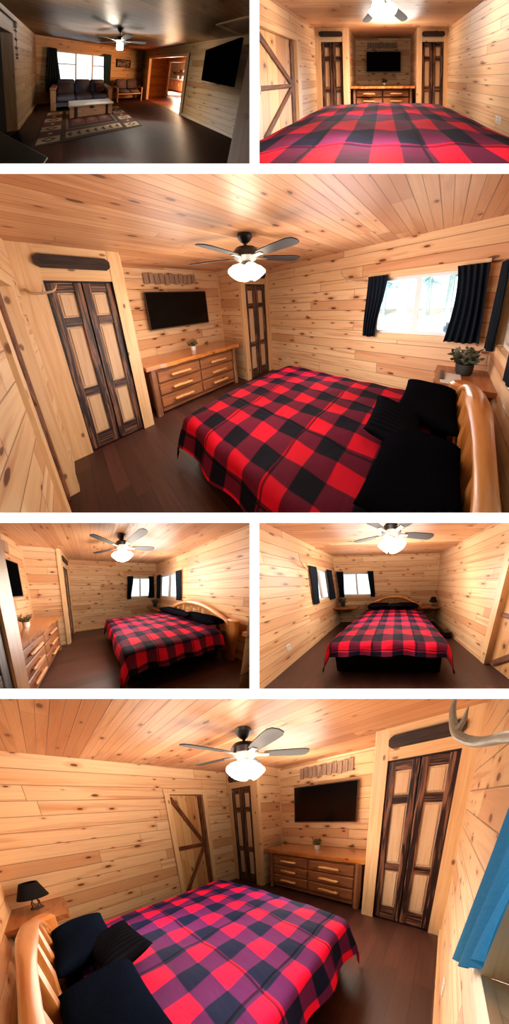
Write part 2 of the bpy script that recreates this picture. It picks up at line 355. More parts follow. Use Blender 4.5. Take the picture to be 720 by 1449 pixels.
def darkfloor(): return floorwood('dark_laminate_boards', (62, 36, 31), (86, 52, 43), (46, 27, 25), rough=.5, spec=.22)
def metaldark(): return plain('dark_bronze', (40, 36, 36), .45, .5, .3)
def blackcloth(): return cloth('black_bedding', (10, 11, 16), (15, 16, 22), spec=.0)
def white(): return plain('white_vinyl', (232, 234, 234), .4)
def screenmat(): return plain('black_tv_screen', (6, 7, 8), .25, .12)
def tvcase(): return plain('tv_case', (52, 44, 40), .4)
COUNT = {}
def num(kind):
    COUNT[kind] = COUNT.get(kind, 0) + 1; return f'{kind}_{COUNT[kind]}'

def wallquads(bm, axis, val, a0, a1, z0, z1, holes=()):
    """vertical wall on plane axis=val ('x' or 'y'), with rectangular holes (a0,a1,z0,z1)"""
    As = sorted({a0, a1} | {h[0] for h in holes} | {h[1] for h in holes}); Zs = sorted({z0, z1} | {h[2] for h in holes} | {h[3] for h in holes})
    for p, q in zip(As, As[1:]):
        for r, s in zip(Zs, Zs[1:]):
            m, n = (p+q)/2, (r+s)/2
            if any(h[0] < m < h[1] and h[2] < n < h[3] for h in holes): continue
            if axis == 'x': quad(bm, (val, p, r), (val, q, r), (val, q, s), (val, p, s), 'y')
            else: quad(bm, (p, val, r), (q, val, r), (q, val, s), (p, val, s), 'x')
    bmesh.ops.remove_doubles(bm, verts=bm.verts, dist=1e-5)
def struct(name, bm, m, parent=None, **kw):
    return emit(name, bm, m, parent, kind=None if parent else 'structure', **kw)
def bx(name, lo, hi, m, grain='x', ch=0.0, parent=None, **kw):
    bm = newbm(); box(bm, lo, hi, grain, ch); return emit(name, bm, m, parent, **kw)

def boards_around(axis, val, inward, a0, a1, z0, z1, w=.085, t=.02, bottom=True):
    """casing boards round an opening, one structure"""
    bm = newbm()
    def B(p, q, r, s, g):
        if axis == 'x': box(bm, (val, p, r), (val+inward*t, q, s), g)
        else: box(bm, (p, val, r), (q, val+inward*t, s), g)
    al = 'y' if axis == 'x' else 'x'
    B(a0-w, a0, z0, z1, 'z'); B(a1, a1+w, z0, z1, 'z'); B(a0-w-.01, a1+w+.01, z1, z1+w, al)
    if bottom: B(a0-w-.01, a1+w+.01, z0-w, z0, al)
    return struct(num('trim'), bm, trimmat())

def window(axis, val, out, a0, a1, z0, z1, mull=(.5,), rails=()):
    """white vinyl slider set in the opening; out = outward sign along axis"""
    w = thing(num('window'), loc=((val, (a0+a1)/2, z0) if axis == 'x' else ((a0+a1)/2, val, z0)), kind='structure')
    d0, d1 = val+out*.03, val+out*.09
    def B(bm, p, q, r, s, e0=d0, e1=d1):
        if axis == 'x': box(bm, (e0, p, r), (e1, q, s), 'z')
        else: box(bm, (p, e0, r), (q, e1, s), 'z')
    fw = .04; bm = newbm()
    B(bm, a0, a0+fw, z0, z1); B(bm, a1-fw, a1, z0, z1); B(bm, a0+fw, a1-fw, z1-fw, z1); B(bm, a0+fw, a1-fw, z0, z0+fw)
    for m in mull: c = a0+(a1-a0)*m; B(bm, c-.025, c+.025, z0+fw, z1-fw)
    emit('window_frame', bm, white(), w)
    cuts = [a0+fw]+[v for m in mull for v in (a0+(a1-a0)*m-.025, a0+(a1-a0)*m+.025)]+[a1-fw]
    for i in range(0, len(cuts), 2):
        for r in rails:
            bm = newbm(); zz = z0+(z1-z0)*r
            if r and (i in (0, len(cuts)-2)): B(bm, cuts[i], cuts[i+1], zz-.018, zz+.018); emit('sash_rail', bm, white(), w)
            else: bm.free()
        bm = newbm(); B(bm, cuts[i], cuts[i+1], z0+fw, z1-fw, val+out*.058, val+out*.062); emit('pane', bm, glass('window_glass'), w)
    bm = newbm()   # reveal boards
    e0, e1 = val, val+out*.10
    B(bm, a0-.001, a0-.015, z0, z1, e0, e1); B(bm, a1+.001, a1+.015, z0, z1, e0, e1); B(bm, a0, a1, z1+.001, z1+.015, e0, e1); B(bm, a0, a1, z0-.015, z0-.001, e0, e1)
    emit('reveal', bm, trimmat(), w)
    return w

def curtain(axis, val, inw, top, bot, z1, z0, m, label, group=None, folds=5, amp=.022, off=.055, mid=None, ph=0.0, name='curtain', off0=None, lift=0.0):
    """gathered cloth panel: top=(a0,a1) extent at the rod, bot=(a0,a1) at the hem"""
    bm = newbm()
    def fn(s, t):
        k = t*t*(3-2*t)
        a0 = top[0]+(bot[0]-top[0])*k; a1 = top[1]+(bot[1]-top[1])*k
        if mid: mm = 4*t*(1-t); a0 += mid[0]*mm; a1 += mid[1]*mm
        A = a0+(a1-a0)*s; d = (off if off0 is None else off0+(off-off0)*t)+amp*(1 if off0 is None else .25+.75*t)*math.sin(2*math.pi*folds*s+ph+.8*math.sin(3*t))*(.6+.5*t)
        z = z1+(z0+lift*(1-s)**1.3-z1)*t + .006*math.sin(9*s+ph)*t
        p = (val+inw*d, A, z) if axis == 'x' else (A, val+inw*d, z)
        return p, (s*.6, t, 0)
    grid(bm, 40, 16, fn)
    o = emit(name, bm, m, None, label, 'curtain', group, sharp=180, recalc=False)
    return o

def ceiling_fan(c, zl, H, th0, R=.65, lab='', drum=False, n=5):
    """zl = height of the middle of the light kit"""
    fx, fy = c
    t = thing('ceiling_fan', 'dark ceiling fan with lit glass shades '+lab, 'fan', (fx, fy, H), )
    md = metaldark(); zb = zl+.10
    bm = newbm(); lathe(bm, (fx, fy, 0), [(.0, H), (.075, H-.001), (.078, H-.03), (.05, H-.07), (.02, H-.09)], 20); emit('canopy', bm, md, t)
    bm = newbm(); tube(bm, [(fx, fy, H-.07), (fx, fy, zb+.12)], .016, 10); emit('downrod', bm, md, t)
    bm = newbm(); lathe(bm, (fx, fy, 0), [(.03, zb+.14), (.10, zb+.12), (.135, zb+.08), (.135, zb+.03), (.10, zb+.0), (.06, zb-.02), (.0, zb-.025)], 24); emit('motor', bm, md, t)
    bl = lumber('dark_fan_blade', (20, 15, 15), (34, 26, 25), us=2, vs=30, rough=.55, spec=.2)
    for i in range(n):
        a = math.radians(th0+360/n*i); M = Matrix.Translation((fx, fy, zb+.03)) @ Matrix.Rotation(a, 4, 'Z') @ Matrix.Rotation(math.radians(-10), 4, 'X')
        bm = newbm(); lay = tcl(bm)
        out = [(.19, -.045), (.3, -.062), (.5, -.072), (R-.06, -.07), (R-.015, -.05), (R, 0), (R-.015, .05), (R-.06, .07), (.5, .072), (.3, .062), (.19, .045)]
        A = [bm.verts.new(M @ Vector((x, y, .004))) for x, y in out]; B = [bm.verts.new(M @ Vector((x, y, -.004))) for x, y in out]
        for v, (x, y) in zip(A+B, out+out): v[lay] = Vector((x+i, y, 0))
        bm.faces.new(A); bm.faces.new(list(reversed(B)))
        for j in range(len(out)): bm.faces.new((A[j], B[j], B[(j+1) % len(out)], A[(j+1) % len(out)]))
        b = emit('blade', bm, bl, t)
        if b is None: continue
        bm = newbm(); box(bm, (.09, -.025, -.012), (.24, .025, -.004), 'x', 0, M); emit('blade_iron', bm, plain('pewter', (120, 112, 104), .35, .5, .8), b)
    gm = plain('lit_glass_shade', (255, 246, 232), .4, .3, emit=(255, 240, 214), es=GLOW.get(ST.k, 9.0))
    bm = newbm(); lathe(bm, (fx, fy, 0), [(.0, zb-.02), (.055, zb-.022), (.06, zb-.05), (.03, zb-.075), (.0, zb-.08)], 18); emit('light_fitter', bm, plain('pewter', (120, 112, 104), .35, .5, .8), t)
    if drum:
        bm = newbm(); lathe(bm, (fx, fy, zl), [(.0, .075), (.075, .07), (.085, .05), (.085, -.05), (.07, -.075), (.0, -.08)], 24); emit('glass_shade', bm, gm, t)
    else:
        for i in range(4):
            a = math.radians(th0+20+90*i); ax = Vector((math.cos(a)*.62, math.sin(a)*.62, -.78))
            bm = newbm(); lathe(bm, Vector((fx, fy, zl+.05))+Vector((math.cos(a), math.sin(a), 0))*.06, [(.0, .0), (.03, .0), (.045, .02), (.072, .06), (.086, .115), (.08, .135), (.0, .138)], 18, ax); emit('glass_shade', bm, gm, t)
    return t

def pillow_bm(c, w, h, T, M, ribs=False):
    bm = newbm(); lay = tcl(bm); N = 22
    def f(sg):
        def g(s, t):
            x, y = 2*s-1, 2*t-1
            k = max(0.0, (1-abs(x)**2.6)*(1-abs(y)**2.6))**.42
            pin = 1-.07*(1-abs(x)**2)*abs(y)**4; pin2 = 1-.07*(1-abs(y)**2)*abs(x)**4
            X = x*w/2*pin2; Y = y*h/2*pin
            Z = sg*T/2*k + .006*math.sin(5*x+3*y)*k
            return M @ Vector((X, Y, Z)), (X, Y, Z)
        return g
    grid(bm, N, N, f(1)); grid(bm, N, N, f(-1))
    bmesh.ops.remove_doubles(bm, verts=bm.verts, dist=1e-4)
    return bm
def TR(loc, rx=0, ry=0, rz=0):
    return Matrix.Translation(loc) @ Matrix.Rotation(math.radians(rz), 4, 'Z') @ Matrix.Rotation(math.radians(ry), 4, 'Y') @ Matrix.Rotation(math.radians(rx), 4, 'X')

def bifold(x0, x1, y, hd, lab):
    d = thing(num('door'), lab, 'door', ((x0+x1)/2, y, 0), kind='structure')
    w = (x1-x0)/2; bn = burnt(); pm = panelmat(); st = .082 if w < .3 else .085
    rails = ((.02, .20), (.70, .80), (1.52, 1.62), (hd-.115, hd-.012)); k = hd/2.0
    rails = [(a*k if i < 3 else a, b*k if i < 3 else b) for i, (a, b) in enumerate(rails)]
    for i in range(2):
        a, b = x0+w*i+.006, x0+w*(i+1)-.004
        bm = newbm()
        box(bm, (a, y, .02), (a+st*.8, y+.035, hd-.012), 'z', .004); box(bm, (b-st*.8, y, .02), (b, y+.035, hd-.012), 'z', .004)
        for r0, r1 in rails: box(bm, (a+st*.8, y+.003, r0), (b-st*.8, y+.033, r1), 'x', .003)
        lf = emit('leaf_frame', bm, bn, d)
        if lf is None: continue
        for (r0, r1), (s0, s1) in zip(rails, rails[1:]):
            bm = newbm(); box(bm, (a+st*.8, y+.022, r1), (b-st*.8, y+.03, s0), 'z'); box(bm, (a+st*.8+.012, y+.014, r1+.016), (b-st*.8-.012, y+.026, s0-.016), 'z', .006)
            emit('panel', bm, pm, lf)
    return d

def barn_door(y0, y1, dz, x, lab):
    d = thing(num('door'), lab, 'door', (x, (y0+y1)/2, 0), kind='structure')
    lay = None; bm = newbm(); box(bm, (x-.035, y0, .015), (x, y1, dz-.01), 'z'); emit('door_boards', bm, doormat(), d)
    bk = bark(); w = .075; xm = x+.028
    def bar(p, q, g):
        p = Vector((0, *p)); q = Vector((0, *q)); dv = q-p; ang = math.atan2(dv.z, dv.y)
        bm = newbm(); M = Matrix.Translation((0, p.y, p.z)) @ Matrix.Rotation(ang, 4, 'X')
        box(bm, (x, 0, -w/2), (xm, dv.length, w/2), 'y', .008, M); emit('brace', bm, bk, d)
    mz = dz*.50
    bar((y1-w/2, .02), (y1-w/2, dz-.02), 'z'); bar((y0+.01, mz), (y1-w, mz+.0), 'y'); bar((y0+.03, dz-.05), (y1-w, mz+.05), 'y'); bar((y1-w, mz-.05), (y0+.05, .06), 'y')
    return d

def outlet(axis, val, inw, a, z, lab, w=.07, h=.115):
    t = thing('wall_outlet', 'white outlet plate on the '+lab, 'outlet', (val, a, z) if axis == 'x' else (a, val, z))
    if axis == 'x': lo, hi = (val, a-w/2, z-h/2), (val+inw*.008, a+w/2, z+h/2)
    else: lo, hi = (a-w/2, val, z-h/2), (a+w/2, val+inw*.008, z+h/2)
    bm = newbm(); box(bm, lo, hi, 'z', .003); emit('plate', bm, white(), t)
    for s in (-.026, .026):
        bm = newbm()
        if axis == 'x': box(bm, (val+inw*.008, a-.017, z+s-.015), (val+inw*.011, a+.017, z+s+.015), 'z', .001)
        else: box(bm, (a-.017, val+inw*.008, z+s-.015), (a+.017, val+inw*.011, z+s+.015), 'z', .001)
        emit('socket', bm, plain('socket_white', (205, 205, 200), .4), t)

def television(x0, x1, z0, z1, y, lab):
    t = thing('television', 'flat screen television with '+lab, 'television', ((x0+x1)/2, y, z0))
    bm = newbm(); box(bm, (x0, y+.012, z0), (x1, y+.05, z1), 'x', .008); box(bm, (x0+.25, y+.05, z0+.15), (x1-.25, y+.075, z1-.15), 'x')
    box(bm, (x0, y, z0), (x0+.012, y+.012, z1), 'z'); box(bm, (x1-.012, y, z0), (x1, y+.012, z1), 'z'); box(bm, (x0, y, z1-.012), (x1, y+.012, z1), 'x')
    emit('case', bm, tvcase(), t)
    bm = newbm(); box(bm, (x0+.012, y+.003, z0+.02), (x1-.012, y+.012, z1-.012), 'x'); emit('screen', bm, plain('matt_tv_screen', (6, 6, 7), .7, .0) if ST.k == 4 else screenmat(), t)
    bm = newbm(); box(bm, (x0, y-.001, z0), (x1, y+.012, z0+.02), 'x'); emit('lower_bezel', bm, plain('silver_bezel', (120, 118, 116), .35, .5, .7), t)
    return t

def slat_sign(x0, x1, z0, z1, y, lab):
    t = thing('slat_sign', 'weathered grey brown picket slat wall sign '+lab, 'sign', ((x0+x1)/2, y, z0))
    m = lumber('weathered_slat', (138, 108, 88), (172, 140, 116), us=4, vs=30, rough=.75); n = 11; w = (x1-x0)/n
    for i in range(n):
        dz = [.0, .018, -.008, .012, -.014, .016, -.004, .02, -.006, .01, .024][i]; tilt = [2, -2, 1, -3, 2, -1, 2, -2, 1, -1, 0][i]
        bm = newbm(); c = ((x0+w*(i+.5)), y, (z0+z1)/2+dz*.6)
        box(bm, (-w*.43, -.018, -(z1-z0)*.44), (w*.43, 0, (z1-z0)*.44), 'z', .003, TR(c, 0, tilt, 0)); emit('slat', bm, m, t)
    for z in (z0+(z1-z0)*.32, z0+(z1-z0)*.68):
        bm = newbm(); box(bm, (x0+.02, y, z-.012), (x1-.02, y+.012, z+.012), 'x'); emit('rail', bm, lumber('weathered_slat', (138, 108, 88), (172, 140, 116)), t)

def plaque(x0, x1, z0, z1, y, lab):
    c = (z1-z0)*.3; bm = newbm()
    prism(bm, [(x0+c, z0), (x1-c, z0), (x1-c*.3, z0+c*.6), (x1, z0+c), (x1, z1-c), (x1-c*.3, z1-c*.5), (x1-c, z1), (x0+c, z1), (x0+c*.3, z1-c*.5), (x0, z1-c), (x0, z0+c), (x0+c*.3, z0+c*.5)], 1, y-.022, y, 'x')
    emit('wall_plaque', bm, lumber('charred_plaque', (30, 20, 17), (62, 42, 32), us=5, vs=30, rough=.7, bump=.6), None, 'dark charred wooden plaque above '+lab, 'plaque')

def dresser(x0, x1, yf, yb, dh, lab):
    t = thing('dresser', 'six drawer log dresser with golden top '+lab, 'dresser', ((x0+x1)/2, yf, 0))
    bm = newbm(); n = 40; poly = [(x0+(x1-x0)*i/n, yf+.012*math.sin(i*.55)+.008*math.sin(i*1.7)) for i in range(n+1)] + [(x1, yb), (x0, yb)]
    prism(bm, poly, 2, dh-.062, dh, 'x'); bmesh.ops.bevel(bm, geom=[e for e in bm.edges if e.is_valid and len(e.link_faces) == 2 and e.calc_face_angle(0) > 1.2], offset=.014, segments=2, affect='EDGES')
    emit('top', bm, lumber('golden_slab', (204, 130, 62), (172, 96, 42), us=1.6, vs=22, rough=.25, knots=.25, coat=.4), t)
    cm = lumber('brown_cabinet_wood', (140, 88, 56), (112, 68, 44), us=1.5, vs=28, rough=.42, knots=.15, dark=(50, 28, 20)); lm = lumber('dark_log_post', (150, 100, 68), (112, 72, 50), us=3, vs=16, rough=.5, knots=.3)
    a, b = x0+.07, x1-.07; f = yf+.06
    bm = newbm(); box(bm, (a, f+.02, .06), (b, yb-.02, dh-.062), 'x'); emit('case', bm, cm, t)
    for x in (a+.02, b-.02):
        bm = newbm(); tube(bm, [(x, f+.01, 0), (x, f+.012, dh*.3), (x, f+.008, dh*.6), (x, f+.01, dh-.06)], [.048, .044, .046, .043], 10, wob=.05); emit('post', bm, lm, t)
    A, B = a+.075, b-.075; m = (A+B)/2; z0 = .1; hh = (dh-.062-.045-z0)/3
    dm = lumber('drawer_front_wood', (164, 106, 66), (134, 82, 52), us=1.4, vs=22, rough=.38, knots=.2, dark=(54, 30, 20)); hm = lumber('peeled_handle', (226, 170, 112), (196, 136, 84), us=3, vs=30, rough=.4, knots=.3)
    for r in range(3):
        for p, q in ((A, m-.012), (m+.012, B)):
            za = z0+hh*r+.01; zc = za+hh-.024
            bm = newbm(); box(bm, (p, f-.008, za), (q, f+.02, zc), 'x', .012); dr = emit('drawer', bm, dm, t)
            if dr is None: continue
            c = (p+q)/2; z = (za+zc)/2; bm = newbm()
            tube(bm, [(c-.16, f-.045, z), (c-.15, f-.05, z), (c-.05, f-.05, z+.004), (c+.06, f-.05, z-.003), (c+.15, f-.05, z), (c+.16, f-.045, z)], [.012, .022, .025, .024, .022, .012], 10, wob=.08)
            for s in (-.11, .11): tube(bm, [(c+s, f-.05, z), (c+s, f-.006, z)], .014, 8)
            emit('handle', bm, hm, dr)
    bm = newbm(); box(bm, (A, f+.005, .04), (B, f+.022, .09), 'x'); emit('base_rail', bm, cm, t)

def plant(c, lab, s=1.0, potm=None, fol=None, n=40, tall=.12, spread=.09):
    x, y, z = c; t = thing('potted_plant', 'small potted plant '+lab, 'plant', c)
    bm = newbm(); lathe(bm, c, [(.0, 0), (.035*s, 0), (.045*s, .02*s), (.048*s, .085*s), (.042*s, .085*s), (.04*s, .07*s), (.0, .07*s)], 18); emit('pot', bm, potm or plain('white_pot', (232, 230, 224), .5), t)
    bm = newbm()
    for i in range(n):
        a = rnd.uniform(0, 6.28); r = rnd.uniform(.1, 1)*spread*s; h = rnd.uniform(.25, 1)*tall*s
        b = Vector((x, y, z+.075*s)); e = b+Vector((math.cos(a)*r, math.sin(a)*r, h)); tube(bm, [b, (b+e)/2+Vector((0, 0, .02*s)), e], .0016*s, 4)
        for j in range(5): leaf(bm, b.lerp(e, .35+.16*j), (math.cos(a+rnd.uniform(-1.5, 1.5)), math.sin(a+rnd.uniform(-1.5, 1.5)), rnd.uniform(-.2, .8)), .042*s, .011*s)
    emit('foliage', bm, fol or plain('dried_greenery', (120, 104, 62), .7, nscale=30, namt=.4), t, recalc=False)

def curve(pts, rad, n=6):
    """smooth run through the points"""
    P = [Vector(p) for p in pts]; P = [P[0]*2-P[1]]+P+[P[-1]*2-P[-2]]; out, ro = [], []
    for i in range(1, len(P)-2):
        for j in range(n):
            t = j/n; a, b, c, d = P[i-1:i+3]
            out.append(.5*((2*b)+(c-a)*t+(2*a-5*b+4*c-d)*t*t+(3*b-a-3*c+d)*t**3)); ro.append(rad[i-1]+(rad[i]-rad[i-1])*t)
    return out+[P[-2]], ro+[rad[-1]]
def antler(pts, rad, tines, lab, m=None):
    bm = newbm(); tube(bm, *curve(pts, rad), 10, wob=.03)
    for a in tines: tube(bm, *curve(*a), 8)
    return emit('antler', bm, m or plain('antler_bone', (196, 170, 140), .5, nscale=12, namt=.25), None, lab, 'antler')

def bedroom(k, o):
    enter(k); S = ST; W, L, H = S.W, S.L, S.H; yb = L+S.n; a, b = S.a, S.b; pic = S.pic
    wm, tm = wallmat(), trimmat(); ex = o.get
    # window openings (behind the curtains)
    wo = (S.wy0+.09, S.wy1-.09, S.wz0+.045, S.wz1-.03); ho = (S.hx0+.09, S.hx1-.11, S.hz0+.045, S.hz1-.03)
    bm = newbm(); quad(bm, (-.6, -.02, 0), (W, -.02, 0), (W, yb, 0), (-.6, yb, 0), 'y'); struct('floor', bm, darkfloor())
    bm = newbm(); quad(bm, (-.02, -.02, H), (W, -.02, H), (W, yb, H), (-.02, yb, H), 'x'); 
    lay = tcl(bm)
    for v in bm.verts: v[lay] = Vector((v.co.x, v.co.y, 0))
    struct('ceiling', bm, ceilmat())
    bm = newbm(); wallquads(bm, 'x', 0, -.02, L, 0, H, [(S.dy0, S.dy1, -.01, S.dz)]); struct('wall_left', bm, wm)
    bm = newbm(); wallquads(bm, 'x', W, -.02, L, 0, H, [wo]); struct('wall_right', bm, wm)
    bm = newbm(); wallquads(bm, 'y', 0, 0, W, 0, H, [ho]); struct('wall_front', bm, wm)
    bm = newbm(); wallquads(bm, 'y', yb, a, b, 0, H); struct('wall_back', bm, wm)
    bm = newbm(); wallquads(bm, 'x', a, L, yb, 0, H); struct('wall_niche_left', bm, wm)
    bm = newbm(); wallquads(bm, 'x', b, L, yb, 0, H); struct('wall_niche_right', bm, wm)
    for nm, p0, p1, q0, q1 in (('left', 0, a, S.l0, S.l1), ('right', b, W, S.r0, S.r1)):
        bm = newbm(); t = .018; e0 = p0-(.012 if nm == 'right' else 0); e1 = p1+(.012 if nm == 'left' else 0)
        box(bm, (e0, L-t, 0), (q0-.004, L+.06, H), 'z'); box(bm, (q1+.004, L-t, 0), (e1, L+.06, H), 'z')
        box(bm, (q0-.004, L-t+.004, S.hd+.004), (q1+.004, L+.06, H), 'x'); struct('wall_closet_'+nm, bm, tm)
        bm = newbm(); box(bm, (q0-.004, L-.001, 0), (q0+.006, L+.05, S.hd+.004), 'z'); box(bm, (q1-.006, L-.001, 0), (q1+.004, L+.05, S.hd+.004), 'z'); box(bm, (q0, L-.001, S.hd-.008), (q1, L+.05, S.hd+.004), 'x')
        struct(num('trim'), bm, plain('painted_gap_shade', (34, 24, 22), .6))  # dark strips paint the shade of the door gaps
        bm = newbm(); quad(bm, (q0-.02, L+.07, 0), (q1+.02, L+.07, 0), (q1+.02, L+.07, S.hd+.05), (q0-.02, L+.07, S.hd+.05)); struct('wall_closet_inside', bm, plain('painted_gap_shade', (34, 24, 22), .6))  # added dark sheet blocks light leaking between the closet leaves
        bifold(q0, q1, L+.004, S.hd, f'bifold closet door with burnt wood frame {"left" if nm=="left" else "right"} of the dresser {pic}')
        zz = H-S.hd; m = (q0+q1)/2; hw = (q1-q0)/2
        plaque(m-hw*1.03-.02*(nm == 'left'), m+hw*1.03, S.hd+.36*zz, S.hd+.74*zz, L-t, f'the {"left" if nm=="left" else "right"} closet door {pic}')
    # corner strips, baseboards
    bm = newbm(); box(bm, (a, yb-.02, S.dh), (a+.02, yb, H), 'z'); struct(num('trim'), bm, tm)
    bm = newbm(); box(bm, (b-.02, yb-.02, S.dh), (b, yb, H), 'z'); struct(num('trim'), bm, tm)
    bm = newbm(); box(bm, (W-.016, 0, 0), (W, L-.02, .085), 'y'); struct('baseboard_right', bm, tm)
    bm = newbm(); box(bm, (0, 0, 0), (.016, S.dy0-.09, .085), 'y'); struct('baseboard_left', bm, tm)
    bm = newbm(); box(bm, (.02, 0, 0), (W-.02, .016, .085), 'x'); struct('baseboard_front', bm, tm)
    # door in the left wall
    bm = newbm(); w = .085; t = .02
    if k != 4: box(bm, (0, S.dy0-w, 0), (t, S.dy0, S.dz), 'z'); box(bm, (-.12, S.dy0-.02, 0), (0, S.dy0, S.dz), 'z')
    box(bm, (0, S.dy1, 0), (t, S.dy1+w, S.dz), 'z'); box(bm, (0, S.dy0-w-.01, S.dz), (t, S.dy1+w+.01, S.dz+w), 'y')
    box(bm, (-.55 if k == 4 else -.12, S.dy1, 0), (0, S.dy1+.02, S.dz), 'z'); box(bm, (-.12, S.dy0, S.dz), (0, S.dy1, S.dz+.02), 'y')
    struct(num('trim'), bm, tm)
    if k != 4: bm = newbm(); wallquads(bm, 'x', -.125, S.dy0-.03, S.dy1+.03, 0, S.dz+.03); struct('wall_door_light_block', bm, plain('painted_gap_shade', (34, 24, 22), .6))  # added dark sheet keeps outside light from the barn door gap
    if k != 4: barn_door(S.dy0, S.dy1, S.dz, -.07, 'pine door with dark rustic Z braces '+pic)
    # windows
    window('x', W, 1, *wo); boards_around('x', W, -1, *wo)
    window('y', 0, -1, *ho); boards_around('y', 0, 1, *ho)
    cu = ex('curtain') or cloth('navy_curtain', (17, 24, 34), (26, 36, 48), trans=.2)
    cu2 = ex('curtain2') or cu
    y0, y1, zt, zb = S.wy0, S.wy1, S.wz1+.012, S.wz0-.01
    curtain('x', W, -1, (y1-ex('cw', .24), y1), (y1-ex('cw', .24)+.11, y1+.035), zt, zb, ex('curtain_far') or cu, 'dark curtain on the far side of the side window '+pic if k != 5 else 'dark curtain on the near side of the side window '+pic, off=ex('coff', .055), amp=ex('camp', .022), off0=ex('coff0'), folds=ex('cfold', 5), lift=ex('lift', 0.0))
    curtain('x', W, -1, (y0, y0+.24), (y0-.02, y0+.27), zt, zb, cu, ('dark curtain at the right of the side window ' if k != 4 else 'dark curtain at the corner end of the side window ')+pic, mid=(0, -.03), ph=1.)
    x0, x1, zt, zb = S.hx0, S.hx1, S.hz1+.012, S.hz0-.01
    curtain('y', 0, 1, (x0, x0+.2), (x0-.03, x0+.13), zt, zb, cu2, 'dark curtain on the bed side of the headboard window '+pic, ph=2.)
    curtain('y', 0, 1, (x1-.25, x1-.01), (x1-.2, x1-.03), zt, zb, cu, 'dark curtain at the corner end of the headboard window '+pic, ph=3.)
    # ---- fan ----
    ceiling_fan((S.fx, S.fy), S.fz, H, 49, lab='above the plaid bed '+pic)
    # ---- dresser niche ----
    dresser(S.dx0, S.dx1, L+S.df, yb-.005, S.dh, 'in the niche '+pic)
    television(S.tx0, S.tx1, S.tz0, S.tz1, yb-.08, 'thin bezel mounted above the log dresser '+pic)
    slat_sign(S.sx0, S.sx1, S.sz0, S.sz1, yb-.014, 'above the television '+pic)
    plant((a*.48+b*.52, yb-.3, S.dh), 'in a white pot on the dresser '+pic)
    # ---- bed ----
    x0, x1, bf, bz = S.bx0, S.bx1, S.bf, S.bz; xc = (x0+x1)/2; hw = (x1-x0)/2; hy = ex('hby', .2); sh = ex('hsh', 0.0)
    def sk(p):   # the bed stands very slightly askew in some views
        p = Vector(p); p.x += sh*(1-(p.y-.2)/(bf-.2)); return p
    bed = thing('log_bed', 'log bed with arched headboard and black base '+pic, 'bed', sk((xc, 1.2, 0)))
    lg = logmat(); hx0, hx1 = x0-.03, x1-.03; zt = ex('hbz', 1.0); N = 16; arch = []
    def az(s): return .60+(zt-.60)*(max(0, 1-abs(2*s-1)**2.1))
    arch = [sk((hx0+(hx1-hx0)*i/N, hy, az(i/N)-.02)) for i in range(N+1)]
    if True: bm = newbm(); tube(bm, arch, [ex('hbr', .06)*(1+.16*math.sin(1+i*.9)) for i in range(N+1)], 12, wob=.05); emit('arched_top_log', bm, lg, bed)
    for x in (hx0, hx1):
        bm = newbm(); tube(bm, [sk((x, hy, 0)), sk((x+.008, hy, .3)), sk((x-.006, hy, .55)), sk((x, hy, .74)), sk((x, hy, .765))], [.09, .085, .082, .085, .06], 12, wob=.05); emit('post', bm, lg, bed)
    bm = newbm(); tube(bm, [sk((hx0, hy, .45)), sk((xc, hy, .46)), sk((hx1, hy, .45))], .05, 10, wob=.05); emit('lower_rail', bm, lg, bed)
    for i in range(1, 8):
        s = i/8; x = hx0+(hx1-hx0)*s; bm = newbm(); d = (rnd.uniform(-.03, .03))
        tube(bm, [sk((x, hy, .44)), sk((x+d, hy+.012, .44+(az(s)-.44)*.5)), sk((x, hy, az(s)-.03))], [.03, .036, .03], 8, wob=.12); emit('spindle', bm, lg, bed)
    bm = newbm(); vs = box(bm, (x0+.06, .32, .02), (x1-.06, bf-.04, .34), 'x', .02)
    for v in vs: v.co = sk(v.co)
    emit('black_base', bm, cloth('black_bed_skirt', (7, 7, 8), (11, 11, 12), spec=.05), bed)
    bm = newbm(); vs = box(bm, (x0+.03, .3, .34), (x1-.03, bf-.02, bz-.05), 'x', .05)
    for v in vs: v.co = sk(v.co)
    emit('mattress', bm, blackcloth(), bed)
    # comforter
    bm = newbm(); r = .075; y0 = .40; fl = .055; dside, dfoot = ex('dside', .33), ex('dfoot', .24); Lh = bf-y0-fl
    hw_ = hw-fl
    def drape(d):
        if d < r*math.pi/2: t = d/r; return r*math.sin(t), r*(1-math.cos(t))
        e = d-r*math.pi/2; return r+e*.30, r+e*.94
    def cf(s, t):
        u = (2*s-1)*(hw_+dside); v = t*(Lh+dfoot)
        du, dv = max(0, abs(u)-hw_), max(0, v-Lh); d = math.hypot(du, dv); sg = 1 if u > 0 else -1
        X = max(-hw_, min(hw_, u)); Y = y0+min(v, Lh)
        cz = .075*(1-min(1, abs(X)/hw)**3.0)*(1-.5*max(0, (Y-bf+.5)/.5)**2)
        bump = .007*math.sin(u*19.7)*math.sin(v*19.7)+.006*math.sin(u*7+v*5)
        Z = bz-.005+cz+bump
        if d > 0:
            ph = math.atan2(dv, du) if du > 0 or dv > 0 else 0
            d2 = d*(1+.45*math.sin(2*ph)**2)
            o_, dn = drape(d2); wv = .022*math.sin((v if du > dv else u)*11+1)*min(1, dn*4)
            X += sg*(o_+wv)*du/d; Y += (o_+wv)*dv/d; Z -= dn
        return sk((xc+X, Y, max(.012, Z))), (u, v, 0)
    grid(bm, 110, 96, cf)
    emit('comforter', bm, ex('plaid'), None, 'red and black buffalo plaid comforter on the bed '+pic, 'comforter', sharp=180, recalc=False)
    # pillows
    pz = bz+.06; bc = ex('bedding') or blackcloth(); PW, PH, PY = ex('pil', (.78, .36, .21))
